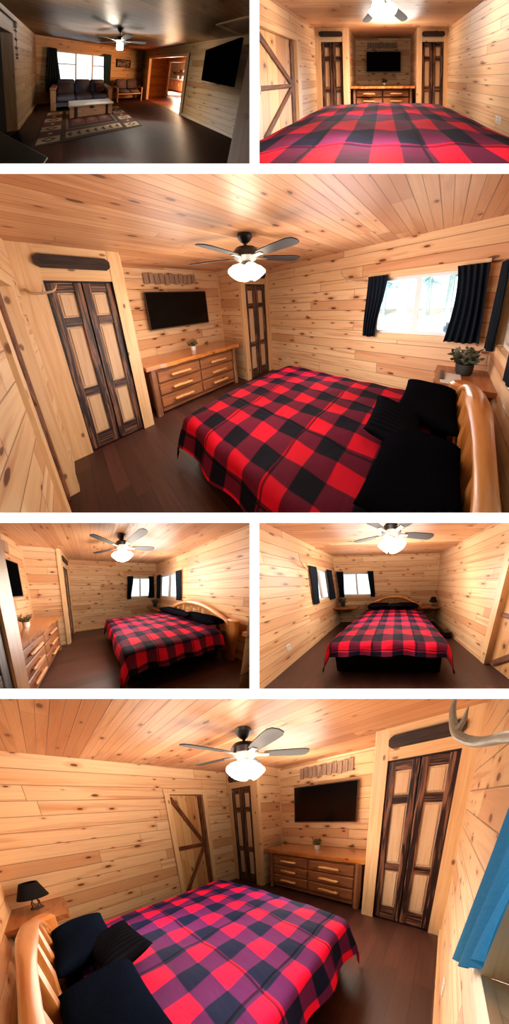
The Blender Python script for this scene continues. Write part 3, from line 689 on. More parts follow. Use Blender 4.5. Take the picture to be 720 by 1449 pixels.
    if not ex('nobedhead'):
        for sx_, nm in ((-.48, 'door'), (.48, 'window')):
            bm = pillow_bm(None, PW, PH, .2, TR(sk((xc+hw*sx_, hy+PY, bz+.145)), 5, 0, 0)); emit('pillow', bm, bc, None, f'large black pillow on the {nm} side of the bed {pic}', 'pillow', 'bed pillows '+pic, sharp=180)
        lp = ex('small', (xc-.08, hy+PY+.15, bz+.18)); bm = pillow_bm(None, .54, .30, .14, TR(sk(lp), 16, 0, ex('small_rz', 4))); emit('pillow', bm, cloth('ribbed_black_cushion', (11, 12, 18), (16, 18, 25), ribs=150.0, ramt=.35, spec=.0), None, 'small ribbed black pillow between the large ones '+pic, 'pillow', 'bed pillows '+pic, sharp=180)
    # ---- shelves, lamp, plant ----
    sm = lumber('shelf_slab', (176, 112, 64), (134, 78, 42), us=2, vs=20, rough=.35, knots=.2); zs = .66; dp = .42; sxl = ex('shl', .68); sxr = ex('shr', x1+.12)
    for nm, p, q, inner in (('lamp', 0.0, sxl, 1), ('plant', sxr, W, 0)):
        t = thing('corner_shelf', f'wooden corner shelf holding the {nm} beside the bed {pic}', 'shelf', ((p+q)/2, dp/2, zs))
        n = 14; poly = [(p, 0), (q, 0)] + [(q-(q-p)*i/n, dp+.015*math.sin(i*.9+p)) for i in range(n+1)]
        bm = newbm(); prism(bm, poly, 2, zs-.055, zs, 'x'); emit('slab', bm, sm, t)
        c = (p+q)/2; bm = newbm(); prism(bm, [(p+.06, zs-.055), (q-.06, zs-.055), (c+.12, zs-.19), (c-.12, zs-.19)], 1, .005, dp*.72, 'x'); emit('bracket', bm, lumber('dark_bracket', (110, 70, 44), (84, 52, 34)), t)
    lx, ly = ex('lamp', (S.lx+.02, S.ly)); t = thing('table_lamp', 'black shaded table lamp with wire base on the corner shelf '+pic, 'lamp', (lx, ly, zs))
    bm = newbm(); lathe(bm, (lx, ly, zs), [(.0, 0), (.055, 0), (.055, .008), (.0, .012)], 16)
    for i in range(4):
        a_ = i*math.pi/2; tube(bm, [(lx+math.cos(a_+j*.35)*rr, ly+math.sin(a_+j*.35)*rr, zs+z) for j, (rr, z) in enumerate(((.05, .0), (.03, .03), (.04, .07), (.02, .11), (.006, .15)))], .005, 6)
    emit('base', bm, metaldark(), t)
    bm = newbm(); lathe(bm, (lx, ly, zs+.13), [(.125, 0), (.07, .17), (.066, .17), (.12, .0)], 24); emit('lamp_shade', bm, cloth('black_lamp_shade', (14, 14, 15), (20, 20, 22)), t)
    plant((W-.26, .2, zs), 'with grey green leaves on the corner shelf '+pic, 1.5, plain('dark_pot', (40, 38, 36), .6), plain('grey_green_leaves', (84, 92, 76), .7, nscale=30, namt=.35), n=46)
    if k in (3,):
        nb = thing('notepad', 'white notepad lying on the corner shelf '+pic, 'notepad', (sxr+.25, dp-.13, zs))
        bm = newbm(); box(bm, (sxr+.03, dp-.2, zs), (sxr+.36, dp-.04, zs+.012), 'x', .002); emit('pages', bm, plain('paper', (232, 230, 226), .8), nb)
        bm = newbm(); box(bm, (sxr+.10, dp-.07, zs+.012), (sxr+.40, dp-.035, zs+.024), 'x', .003); emit('remote_control', bm, plain('black_plastic', (16, 16, 18), .4), None, 'black remote control on the white notepad '+pic, 'remote')
    if k != 6 or True:
        dzr = 0.0 if k == 6 else .09; w_ = W
        A = [(w_-.022, S.ax-.22, S.az-.13+dzr), (w_-.055, S.ax-.12, S.az-.11+dzr), (w_-.11, S.ax-.01, S.az-.09+dzr), (w_-.16, S.ax+.09, S.az-.03+dzr), (w_-.18, S.ax+.13, S.az+.06+dzr), (w_-.17, S.ax+.11, S.az+.12+dzr)]
        antler(A, [.018, .016, .015, .013, .009, .003], [([A[3], (w_-.145, S.ax+.075, S.az-.0+dzr), (w_-.14, S.ax+.055, S.az+.035+dzr)], [.011, .008, .002])], 'curved pale antler on the window wall '+pic, plain('antler_bone_grey', (168, 152, 130), .5, nscale=12, namt=.25) if k == 6 else None)
    if k in (3, 6):
        A = [(.04, L-.035, 1.885), (.075, L-.10, 1.85), (.15, L-.13, 1.845), (.225, L-.12, 1.87), (.255, L-.10, 1.93)]
        antler(A, [.013, .013, .012, .010, .003], [([A[2], (.16, L-.13, 1.885), (.165, L-.12, 1.93)], [.010, .008, .002])], 'small pale antler hook beside the left closet door '+pic)
    if k == 5:
        bm = newbm(); box(bm, (.06, .95, 0), (.26, 1.17, .17), 'x', .01); emit('storage_box', bm, plain('black_box', (16, 16, 17), .5), None, 'small black box on the floor beside the bed '+pic, 'box')
    if k in (2, 5, 6): outlet('x', W, -1, 2.02, .33 if k != 2 else .42, 'window wall below the side window '+pic)
    # outdoors seen through the panes
    if k in (3,):
        bm = newbm(); quad(bm, (W+.3, -3, -.4), (W+14, -3, .4), (W+14, 8, .4), (W+.3, 8, -.4), 'x'); struct('ground_outside', bm, plain('overexposed_ground', (235, 242, 246), .9))  # overexposed daylight is put into the near-white ground colour
        tm_ = plain('haze_tinted_trunk', (176, 208, 222), .9, nscale=6, namt=.15); fo = plain('haze_tinted_foliage', (140, 190, 206), .9, nscale=4, namt=.4)  # haze and overexposure are put into the pale blue tree colours
        for i in range(13):
            x = W+rnd.uniform(8.5, 13); y = -1.2+i*.75+rnd.uniform(-.2, .2)
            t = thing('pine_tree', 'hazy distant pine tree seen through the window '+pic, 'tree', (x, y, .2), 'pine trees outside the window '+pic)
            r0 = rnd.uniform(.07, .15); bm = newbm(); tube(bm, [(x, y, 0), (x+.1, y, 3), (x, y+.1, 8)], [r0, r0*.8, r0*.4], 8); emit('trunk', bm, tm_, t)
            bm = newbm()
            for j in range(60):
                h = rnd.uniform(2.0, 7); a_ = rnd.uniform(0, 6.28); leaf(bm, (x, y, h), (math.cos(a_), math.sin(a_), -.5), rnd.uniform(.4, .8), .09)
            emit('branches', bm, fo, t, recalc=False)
        bm = newbm(); lathe(bm, (W+3.0, .2, .72), [(.0, -.22), (.09, -.22), (.13, -.18), (.13, .18), (.09, .22), (.0, .22)], 18, Vector((0, 1, 0))); emit('storage_tank', bm, plain('blue_tank', (6, 70, 110), .5, .1), None, 'blue round tank outside the window '+pic, 'tank')
    if k == 6:
        bm = newbm(); quad(bm, (W+.12, -1, 0), (W+6, -1, 0), (W+6, 7, 0), (W+.12, 7, 0), 'x'); struct('ground_outside', bm, plain('overexposed_ground', (235, 242, 246), .9))  # ground coloured near-white for the blown-out view outside
    lights(k, (S.fx, S.fy, S.fz), (W, (wo[0]+wo[1])/2, wo[3]), o)

def lights(k, f, w, o):
    def point(nm, p, e, col, r):
        if not inside(p): print('light outside', k, nm, p)
        l = bpy.data.lights.new(nm, 'POINT'); l.energy = e; l.color = col; l.shadow_soft_size = r
        ob = bpy.data.objects.new(nm, l); C.objects.link(ob); ob.location = to_world(p)
    if f: point('fan_bulb', (f[0], f[1], f[2]-.2), o.get('E', 60), o.get('Ec', (1, .84, .64)), .12)
    for p, e, col in o.get('outdoor_fill', ()): point('outdoor_fill_light', p, e, col, .12)  # added points that brighten the ground beyond the windows
    for p, e, col, r in o.get('fill', ()): point('room_lamp', p, e, col, r)  # added soft points with no fixture, brighten the rooms
GLOW = {}
# ---------------------------- living room ----------------------------
def cushion(name, c, w, h, t, m, parent=None, rx=0, rz=0, **kw):
    bm = newbm(); vs = box(bm, (-w/2, -t/2, -h/2), (w/2, t/2, h/2), 'x', min(.05, t*.35), TR(c, rx, 0, rz))
    return emit(name, bm, m, parent, sharp=80, **kw)
def livingroom(o):
    enter(1); S = ST; W, L, H = S.W, S.L, S.H; pic = S.pic
    wm = planks('living_wall_boards', .16, (216, 190, 146), (200, 168, 118), (168, 116, 70), rough=.45, kdens=.5, seed=3.0); tm = trimmat(); om = planks('hall_boards', .16, (222, 142, 70), (204, 118, 52), (170, 88, 36), rough=.4, seed=2.0)
    e0, e1, he = 2.242, 4.095, 1.99; oy0, oy, oz = 1.3, 2.775, 1.99
    bm = newbm(); quad(bm, (-1.3, -1, 0), (W+.06, -1, 0), (W+.06, L+.02, 0), (-1.3, L+.02, 0), 'y'); struct('floor', bm, floorwood('living_floor_boards', (54, 30, 25), (74, 42, 34), (38, 21, 19), rough=.5, spec=.02))
    bm = newbm(); quad(bm, (-.02, -1, H), (W, -1, H), (W, L+.02, H), (-.02, L+.02, H)); lay = tcl(bm)
    for v in bm.verts: v[lay] = Vector((v.co.x, v.co.y, 0))
    struct('ceiling', bm, planks('living_ceiling_boards', .13, (176, 132, 84), (156, 112, 68), (124, 80, 46), rough=.4, spec=.15, kdens=.3, seed=4.0, bead=True, blen=3.6))
    bm = newbm(); wallquads(bm, 'x', 0, -1, L, 0, H, [(oy0, oy, -.01, oz)]); struct('wall_left', bm, wm)
    bm = newbm(); wallquads(bm, 'x', W, -1, L, 0, H, [(e0, e1, -.01, he)]); struct('wall_right', bm, wm)
    wx0, wx1, wz0, wz1 = .56, 2.55, .72, 1.93
    bm = newbm(); wallquads(bm, 'y', L, 0, W, 0, H, [(wx0, wx1, wz0, wz1)]); struct('wall_back', bm, wm)
    window('y', L, 1, wx0, wx1, wz0, wz1, mull=(.345, .665), rails=(.62,)); boards_around('y', L, -1, wx0, wx1, wz0, wz1)
    bm = newbm(); box(bm, (W-.016, -1, 0), (W, e0-.1, .10), 'y'); struct('baseboard_right', bm, lumber('pale_baseboard', (214, 196, 164), (196, 172, 136)))
    bm = newbm(); box(bm, (W-.016, e1+.09, 0), (W, L, .10), 'y'); box(bm, (.02, L-.016, 0), (W-.02, L, .10), 'x'); struct('baseboard_back', bm, tm)
    bm = newbm(); box(bm, (0, oy+.03, 0), (.016, L-.02, .09), 'y'); struct('baseboard_left', bm, tm)
    # right doorway casing and jambs
    bm = newbm(); w = .1
    box(bm, (W-.02, e0-w, 0), (W, e0, he+w), 'z'); box(bm, (W-.02, e1, 0), (W, e1+w, he+w), 'z'); box(bm, (W-.02, e0, he), (W, e1, he+w), 'y')
    box(bm, (W, e0-.02, 0), (W+.12, e0, he), 'z'); box(bm, (W, e1, 0), (W+.12, e1+.02, he), 'z'); box(bm, (W, e0, he), (W+.12, e1, he+.02), 'y'); struct(num('trim'), bm, tm)
    bm = newbm(); box(bm, (W-.015, e0-w-.025, 0), (W-.001, e0-w, he+w), 'z'); struct(num('trim'), bm, plain('dark_edge', (60, 40, 28), .6))
    # brown wooden jamb of the left opening; darkness behind it is wall colour
    bm = newbm(); box(bm, (-.17, oy, 0), (0, oy+.02, oz), 'z'); box(bm, (-.17, oy0, oz), (0, oy, oz+.02), 'y'); struct(num('trim'), bm, lumber('brown_jamb', (150, 112, 66), (128, 92, 52), us=1.2, vs=24, knots=.3))
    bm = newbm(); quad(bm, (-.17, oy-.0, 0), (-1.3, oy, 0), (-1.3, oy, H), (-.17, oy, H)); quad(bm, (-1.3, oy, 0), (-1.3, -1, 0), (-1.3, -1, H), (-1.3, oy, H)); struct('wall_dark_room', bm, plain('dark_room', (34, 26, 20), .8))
    # near wall end at the right
    bm = newbm(); box(bm, (2.24, -.9, 0), (2.36, .14, H), 'z'); struct('wall_near_end', bm, tm)
    # attic hatch
    t = thing('attic_hatch', 'square wooden attic hatch in the ceiling by the wall television '+pic, 'hatch', (3.8, .6, H))
    bm = newbm(); box(bm, (3.33, .90, H-.02), (4.38, .97, H), 'x'); box(bm, (3.33, .0, H-.02), (3.40, .90, H), 'y'); box(bm, (4.31, .0, H-.02), (4.38, .90, H), 'y'); emit('hatch_frame', bm, tm, t)
    bm = newbm(); box(bm, (3.40, .0, H-.008), (4.31, .90, H), 'x'); emit('hatch_panel', bm, lumber('hatch_board', (170, 128, 82), (150, 110, 66)), t)
    # hooks beside the left opening
    t = thing('hook_rack', 'black iron rod with string of small hooks above the left opening '+pic, 'rack', (0, 2.6, 2.2)); ir = plain('black_iron', (16, 15, 15), .5, .5, .4)
    bm = newbm(); tube(bm, [(.03, 2.1, 2.245), (.03, 2.5, 2.232), (.03, 2.86, 2.22)], .016, 8); box(bm, (.0, 2.83, 2.12), (.045, 2.88, 2.25), 'z'); emit('rod', bm, ir, t)
    bm = newbm(); tube(bm, [(.02, 2.87, 2.2), (.02, 2.885, 1.85), (.02, 2.895, 1.52)], .004, 6); emit('cord', bm, ir, t)
    for z in (2.07, 1.90, 1.73, 1.60, 1.53):
        bm = newbm(); y = 2.87+(2.2-z)*.04; tube(bm, [(.02, y-.05, z+.02), (.02, y-.03, z-.015), (.02, y+.0, z-.005), (.02, y+.03, z-.015), (.02, y+.05, z+.02)], .009, 6); ball(bm, (.02, y, z), .02); emit('hook', bm, ir, t)
    # curtains
    cm = cloth('slate_curtain', (44, 50, 56), (58, 66, 74), trans=.15); ct = cloth('teal_curtain', (60, 84, 84), (84, 112, 112), trans=.4)
    curtain('y', L, -1, (.36, .62), (.27, .75), 2.0, .45, cm, 'dark slate curtain left of the triple window '+pic, off=.045, amp=.016)
    curtain('y', L, -1, (2.32, 2.66), (2.36, 2.66), 2.0, .45, ct, 'grey teal curtain right of the triple window '+pic, off=.045, amp=.016, ph=1.5)
    # picture
    t = thing('framed_picture', 'dark framed landscape picture on the wall above the small bench '+pic, 'picture', (3.3, L, 1.49))
    bm = newbm()
    for lo, hi in (((2.953, L-.03, 1.489), (3.664, L, 1.525)), ((2.953, L-.03, 1.816), (3.664, L, 1.852)), ((2.953, L-.03, 1.525), (2.99, L, 1.816)), ((3.627, L-.03, 1.525), (3.664, L, 1.816))): box(bm, lo, hi, 'x')
    emit('frame', bm, plain('dark_picture_frame', (40, 30, 26), .5), t)
    b = NB('painting'); u, v, d, tv = b.tc(); f = b.noise(tv, 7.0, 4.0); b.done(b.mix(b.smooth(f, .42, .6), lin((70, 58, 52)), lin((150, 134, 124))), .6)
    bm = newbm(); box(bm, (2.99, L-.012, 1.525), (3.627, L-.004, 1.816), 'x', off=0); emit('canvas', bm, b.m, t)
    # fan
    ceiling_fan((2.042, 2.273), 1.962, H, 48, R=.62, lab=pic, drum=True)
    # sofa
    t = thing('sofa', 'three seat slate sofa with pale log arms under the window '+pic, 'sofa', (1.47, 4.1, 0))
    up = cloth('slate_upholstery', (92, 95, 114), (114, 117, 136)); wd = lumber('pale_sofa_wood', (186, 148, 112), (158, 120, 88), us=2, vs=20, knots=.3)
    x0, x1, yf = .56, 2.38, 3.685
    for s, x in ((0, x0), (1, x1)):
        bm = newbm(); box(bm, (x-.075, yf, 0), (x+.075, yf+.09, .68), 'z', .015); box(bm, (x-.085, yf-.03, .68), (x+.085, yf+.8, .735), 'y', .015); box(bm, (x-.06, yf+.7, 0), (x+.06, yf+.78, .68), 'z', .01); box(bm, (x-.03, yf+.09, .12), (x+.03, yf+.7, .62), 'y'); emit('arm', bm, wd, t)
    bm = newbm(); box(bm, (x0+.07, yf+.04, .1), (x1-.07, yf+.78, .27), 'x', .02); emit('base', bm, up, t)
    w = (x1-x0-.15)/3
    for i in range(3):
        cx = x0+.075+w*(i+.5); cushion('seat_cushion', (cx, yf+.33, .36), w-.01, .19, .66, up, t); cushion('back_cushion', (cx, yf+.68, .66), w-.01, .54, .24, up, t, rx=-10)
    cp = cloth('plum_cushion', (74, 60, 68), (96, 80, 86))
    for x, nm in ((.82, 'left'), (2.1, 'right')):
        bm = pillow_bm(None, .42, .42, .16, TR((x, yf+.47, .62), 72, 0, 0)); emit('throw_pillow', bm, cp, None, f'plum throw pillow at the {nm} end of the sofa {pic}', 'pillow', 'sofa pillows', sharp=180)
    # loveseat
    t = thing('log_loveseat', 'small log frame bench with dark cushions right of the window '+pic, 'bench', (3.45, 4.3, 0)); a0, a1, y = 2.78, 4.10, 4.03
    for x in (a0+.05, a1-.05):
        bm = newbm(); tube(bm, [(x, y, 0), (x, y, .60)], .038, 10); tube(bm, [(x, y+.46, 0), (x, y+.46, .60)], .035, 10); tube(bm, [(x, y-.03, .60), (x, y+.48, .61)], .035, 10); emit('arm', bm, wd, t)
    bm = newbm(); tube(bm, [(a0+.05, y+.02, .34), (a1-.05, y+.02, .34)], .045, 10); tube(bm, [(a0+.05, y+.46, .34), (a1-.05, y+.46, .34)], .04, 10); tube(bm, [(a0+.05, y+.47, .8), (a1-.05, y+.47, .8)], .035, 10); emit('frame', bm, wd, t)
    dk = cloth('dark_bench_cushion', (78, 66, 68), (98, 84, 86)); w = (a1-a0-.2)/2
    for i in range(2):
        cx = a0+.1+w*(i+.5); cushion('seat_cushion', (cx, y+.23, .43), w-.01, .13, .44, dk, t); cushion('back_cushion', (cx, y+.42, .72), w-.01, .46, .14, dk, t, rx=-8)
    # chest coffee table
    t = thing('chest_table', 'pale wooden chest coffee table with dark metal straps on the rug '+pic, 'table', (1.6, 3.15, 0)); a0, a1, y0, y1, h = .969, 2.241, 2.945, 3.40, .395
    cw = lumber('chest_wood', (178, 138, 106), (150, 110, 82), us=2, vs=18, knots=.25)
    bm = newbm(); box(bm, (a0+.03, y0+.03, .03), (a1-.03, y1-.03, h-.05), 'x', .006); emit('body', bm, cw, t)
    bm = newbm(); box(bm, (a0, y0, h-.05), (a1, y1, h), 'x', .01); emit('lid', bm, lumber('pale_lid', (206, 190, 170), (182, 160, 136), rough=.3), t)
    for x in (a0+.2, a1-.2):
        bm = newbm(); box(bm, (x-.03, y0+.02, .03), (x+.03, y0+.03, h-.05), 'z'); emit('strap', bm, ir, t)
    bm = newbm(); box(bm, (1.56, y0+.01, h-.13), (1.65, y0+.03, h-.05), 'z', .006); emit('latch', bm, ir, t)
    for x in (a0+.06, a1-.06):
        for yy in (y0+.06, y1-.06):
            bm = newbm(); box(bm, (x-.04, yy-.03, .017), (x+.04, yy+.03, .05), 'z'); emit('foot', bm, cw, t)
    # rug
    rx0, rx1, ry0, ry1 = .388, 2.716, 2.022, 3.648
    ms = [cloth('rug_brown', (58, 42, 36), (70, 52, 44)), cloth('rug_cream', (196, 180, 152), (176, 160, 134)), cloth('rug_burgundy', (98, 48, 46), (112, 58, 54)), cloth('rug_tan', (136, 108, 80), (120, 94, 70)), cloth('rug_dark', (34, 26, 24), (42, 32, 30))]
    bm = newbm(); box(bm, (rx0, ry0, 0), (rx1, ry1, .010), 'x', .003); zz = [.0115]
    def R_(a, b, c, d, mi, dz=.0):
        z = zz[0]+dz; lay = tcl(bm); vs = [bm.verts.new(p) for p in ((a, b, z), (c, b, z), (c, d, z), (a, d, z))]
        for v in vs: v[lay] = v.co.copy()
        bm.faces.new(vs).material_index = mi
    def D_(cx, cy, r, ry, mi, dz):
        z = zz[0]+dz; lay = tcl(bm); vs = [bm.verts.new(p) for p in ((cx-r, cy, z), (cx, cy-ry, z), (cx+r, cy, z), (cx, cy+ry, z))]
        for v in vs: v[lay] = v.co.copy()
        bm.faces.new(vs).material_index = mi
    for sx in (rx0+.05, rx1-.43):
        n = 7; hh = (ry1-ry0-.1)/n
        for i in range(n):
            y = ry0+.05+hh*i
            if i % 2 == 0:
                R_(sx, y+.01, sx+.38, y+hh-.01, 1); D_(sx+.19, y+hh/2, .13, hh*.36, 0, .001); D_(sx+.19, y+hh/2, .07, hh*.2, 1, .002)
            else: R_(sx, y+.01, sx+.38, y+hh-.01, 2); D_(sx+.19, y+hh/2, .05, hh*.2, 1, .001)
    ax, bx_ = rx0+.53, rx1-.53
    for yy in (ry0+.08, ry1-.36):
        R_(ax, yy, bx_, yy+.27, 3); R_(ax, yy+.03, bx_, yy+.24, 1, .001)
        for i in range(7):
            cx = ax+(bx_-ax)*(i+.5)/7; D_(cx, yy+.135, .07, .08, 0, .002); D_(cx+.05, yy+.135, .05, .05, 1, .003)
    R_(ax, ry0+.42, bx_, ry1-.42, 3); R_(ax+.05, ry0+.46, bx_-.05, ry1-.46, 4, .001)
    for cx in (ax+.28, (ax+bx_)/2, bx_-.28): R_(cx-.16, ry0+.56, cx+.16, ry1-.56, 2, .002); D_(cx, (ry0+ry1)/2, .12, .14, 3, .003)
    emit('area_rug', bm, ms, None, 'brown and cream lodge rug with diamond border under the chest table '+pic, 'rug', recalc=False)
    # wall television on a swing arm
    t = thing('television', 'large black television tilted out from the right wall '+pic, 'television', (3.8, 1.1, 1.28)); A = Vector((4.20, 1.56, 0)); B = Vector((3.40, .62, 0)); dv = (B-A).normalized(); nr = Vector((dv.y, -dv.x, 0)); nr = -nr if nr.x > 0 else nr; wd_ = (B-A).length
    M = Matrix(((dv.x, -nr.x, 0, A.x), (dv.y, -nr.y, 0, A.y), (0, 0, 1, 0), (0, 0, 0, 1)))
    bm = newbm(); box(bm, (0, .0, 1.28), (wd_, .05, 2.085), 'x', .008, M); emit('case', bm, plain('black_case', (6, 6, 7), .7, .0), t)
    bm = newbm(); box(bm, (.015, -.004, 1.30), (wd_-.015, .0, 2.07), 'x', 0, M); emit('screen', bm, plain('matt_screen', (4, 4, 5), .7, .0), t)
    bm = newbm(); tube(bm, [(4.385, 1.15, 1.68), (4.1, 1.0, 1.68), (3.86, 1.14, 1.68)], .03, 8); emit('wall_bracket', bm, ir, t)
    # dark table corner at bottom left
    t = thing('dark_table', 'dark table top with pale edge at the bottom left corner '+pic, 'table', (.3, .8, 0)); z = .75
    pA, pB, pC, pD = Vector((.05, 1.6)), Vector((.80, .725)), Vector((.60, .10)), Vector((-.15, .97))
    bm = newbm(); prism(bm, [tuple(p) for p in (pA, pB, pC, pD)], 2, z-.03, z-.002); emit('top', bm, plain('navy_black_top', (10, 13, 20), .6, .2), t)
    bm = newbm()
    for p, q in ((pA, pB), (pB, pC)): tube(bm, [(p.x, p.y, z-.012), (q.x, q.y, z-.012)], .008, 8)
    emit('edge_band', bm, plain('pale_edge', (150, 156, 166), .4), t)
    for p in (pA, pB):
        cpt = (pA+pC)/2; pp = p.lerp(cpt, .08); bm = newbm(); box(bm, (pp.x-.025, pp.y-.025, 0), (pp.x+.025, pp.y+.025, z-.03), 'z'); emit('leg', bm, plain('navy_black_top', (10, 13, 20), .6, .2), t)
    bm = pillow_bm(None, .36, .26, .14, TR((.12, 2.05, .13), 70, 0, 60)); emit('dark_bag', bm, blackcloth(), None, 'small dark bag on the floor by the left wall '+pic, 'bag', sharp=180)
    # ---- hall and kitchen beyond the doorway ----
    xh = 5.9; hm = om
    bm = newbm(); quad(bm, (W+.06, -.2, 0), (9.2, -.2, 0), (9.2, 7, 0), (W+.06, 7, 0), 'y'); struct('floor_hall', bm, floorwood('hall_floor', (96, 50, 36), (118, 64, 46), (70, 36, 26), rough=.3))
    bm = newbm(); quad(bm, (W+.06, -.2, H), (9.2, -.2, H), (9.2, 7, H), (W+.06, 7, H)); struct('ceiling_hall', bm, hm)
    bm = newbm(); quad(bm, (W+.12, e1+.36, 0), (xh, e1+.36, 0), (xh, e1+.36, H), (W+.12, e1+.36, H)); quad(bm, (W+.12, e1, 0), (W+.12, e1+.36, 0), (W+.12, e1+.36, H), (W+.12, e1, H)); struct('wall_hall_left', bm, hm)
    d0, d1, dh = 3.30, 4.22, 1.93
    bm = newbm(); wallquads(bm, 'x', xh, 1.2, e1+.36, 0, H, [(d0, d1, -.01, dh)]); struct('wall_hall_back', bm, hm)
    bm = newbm(); quad(bm, (W+.12, 1.2, 0), (xh, 1.2, 0), (xh, 1.2, H), (W+.12, 1.2, H)); struct('wall_hall_right', bm, hm)
    bm = newbm(); box(bm, (xh-.02, d0-.1, 0), (xh+.1, d0, dh), 'z'); box(bm, (xh-.02, d1, 0), (xh+.1, d1+.1, dh), 'z'); box(bm, (xh-.02, d0-.1, dh), (xh+.1, d1+.1, dh+.1), 'y'); struct(num('trim'), bm, lumber('orange_trim', (236, 172, 104), (220, 148, 82)))
    bm = newbm(); wallquads(bm, 'x', 8.6, 1.6, 6.9, 0, H); wallquads(bm, 'y', 6.9, xh, 8.6, 0, H); struct('wall_kitchen', bm, planks('kitchen_boards', .16, (240, 200, 150), (228, 180, 124), (200, 140, 90), seed=6.0))
    t = thing('kitchen_cabinet', 'orange wood kitchen cabinet seen through the far doorway '+pic, 'cabinet', (8.3, 5.2, 0)); cw = lumber('orange_cabinet', (206, 120, 56), (180, 96, 42))
    bm = newbm(); box(bm, (8.1, 4.5, .05), (8.56, 6.3, .85), 'z'); emit('case', bm, cw, t)
    bm = newbm(); box(bm, (8.02, 4.45, .85), (8.57, 6.35, .9), 'y', .008); emit('countertop', bm, plain('white_counter', (230, 226, 220), .3), t)
    for i in range(3):
        y = 4.53+.6*i; bm = newbm(); box(bm, (8.075, y, .1), (8.1, y+.54, .8), 'z', .008); dd = emit('door', bm, cw, t)
        if dd: bm = newbm(); box(bm, (8.05, y+.04, .4), (8.075, y+.07, .6), 'z', .006); emit('handle', bm, plain('white_vinyl', (232, 234, 234), .4), dd)
    t = thing('kitchen_shelf', 'dark kitchen wall shelf seen through the far doorway '+pic, 'shelf', (8.5, 5.2, 1.35)); bm = newbm(); box(bm, (8.33, 4.5, 1.38), (8.57, 6.2, 1.42), 'y', .004); emit('board', bm, lumber('dark_shelf', (110, 54, 36), (84, 40, 28)), t)
    for y in (4.7, 6.0): bm = newbm(); box(bm, (8.42, y-.015, 1.22), (8.57, y+.015, 1.38), 'z'); emit('bracket', bm, lumber('dark_shelf', (110, 54, 36), (84, 40, 28)), t)
    window('x', 8.6, -1, 4.55, 5.0, 1.5, 2.1, mull=())
    for i, y in enumerate((4.75, 4.98, 5.2, 5.42, 5.66)):
        c = [(60, 34, 26), (236, 232, 224), (236, 232, 224), (50, 36, 30), (200, 120, 60)][i]; bm = newbm(); lathe(bm, (8.46, y, 1.42), [(.0, 0), (.06, 0), (.065, .08), (.05, .14), (.035, .16), (.035, .19), (.0, .19)], 12)
        emit('storage_jar', bm, plain(f'jar_colour_{i}', c, .4), None, f'small {["brown","white","cream white","dark brown","amber"][i]} jar standing on the kitchen shelf {pic}', 'jar', 'jars on the kitchen shelf')
    for i, y in enumerate((4.75, 5.1, 5.5)):
        bm = newbm(); lathe(bm, (8.3, y, .9), [(.0, 0), (.08, 0), (.09, .1), (.085, .24), (.04, .28), (.0, .29)], 14); emit('canister', bm, plain('white_pot', (232, 230, 224), .5), None, f'white canister standing on the kitchen counter {pic}', 'canister', 'canisters on the kitchen counter')
    bm = newbm(); box(bm, (6.35, 3.9, 0), (7.6, 5.3, .012), 'y', .003); emit('floor_mat', bm, cloth('white_mat', (226, 222, 226), (236, 234, 236)), None, 'white mat on the kitchen floor beyond the doorway '+pic, 'mat')
    lights(1, (2.042, 2.273, 1.962), None, o)

# ---------------------------- dividers between the rooms ----------------------------
def dividers():
    def P(u, v, y): return Vector(((u-360)/FOCAL*y, y, (724.5-v)/FOCAL*y))
    wh = plain('white_divider_edge', (255, 255, 255), .8, .0, emit=(255, 255, 255), es=1.0)  # edges are given a glow to stay pure white, no lamp there
    wd = plain('divider_side', (196, 168, 136), .8, .2)
    def slab(u0, v0, u1, v1, s0=.5, s1=.5):
        for nm, y0, y1, e, m in (('edge', FRONT, FRONT+.015, 0, wh), ('body', FRONT+.015, BACK, .6, wd)):
            me = bpy.data.meshes.new('divider'); bm = bmesh.new(); vs = []
            for y in (y0, y1):
                for u, v in ((u0, v0), (u1, v0), (u1, v1), (u0, v1)):
                    uu = u+(e if u == u0 else -e)*(1 if y == y0 else 2); vv = v+(e if v == v0 else -e)*(1 if y == y0 else 2); vs.append(bm.verts.new(P(uu, vv, y)))
            for q in ((0, 1, 2, 3), (7, 6, 5, 4), (0, 4, 5, 1), (1, 5, 6, 2), (2, 6, 7, 3), (3, 7, 4, 0)): bm.faces.new([vs[i] for i in q])
            bmesh.ops.recalc_face_normals(bm, faces=bm.faces); org = P((u0+u1)/2, v1, y0)
            for v in bm.verts: v.co -= org
            bm.to_mesh(me); bm.free(); me.materials.append(m)
            o = bpy.data.objects.new(num('trim') if nm == 'edge' else 'wall_divider', me); o.location = org; C.objects.link(o); o['kind'] = 'structure'
    m, g = 60, 20
    for v0, v1 in ((231.5, 246), (725.5, 740), (974.5, 989)): slab(-m-g, v0, 720+m+g, v1)
    slab(353, -m, 367, 231.5); slab(353, 740, 367, 974.5)
    slab(-m-g, -m-g, 720+m+g, -m); slab(-m-g, 1449+m, 720+m+g, 1449+m+g);  # added outer case beyond the frame, keeps outside light out
    for a, b in ((-m, 231.5), (246, 725.5), (740, 974.5), (989, 1449+m)): slab(-m-g, a, -m, b); slab(720+m, a, 720+m+g, b)

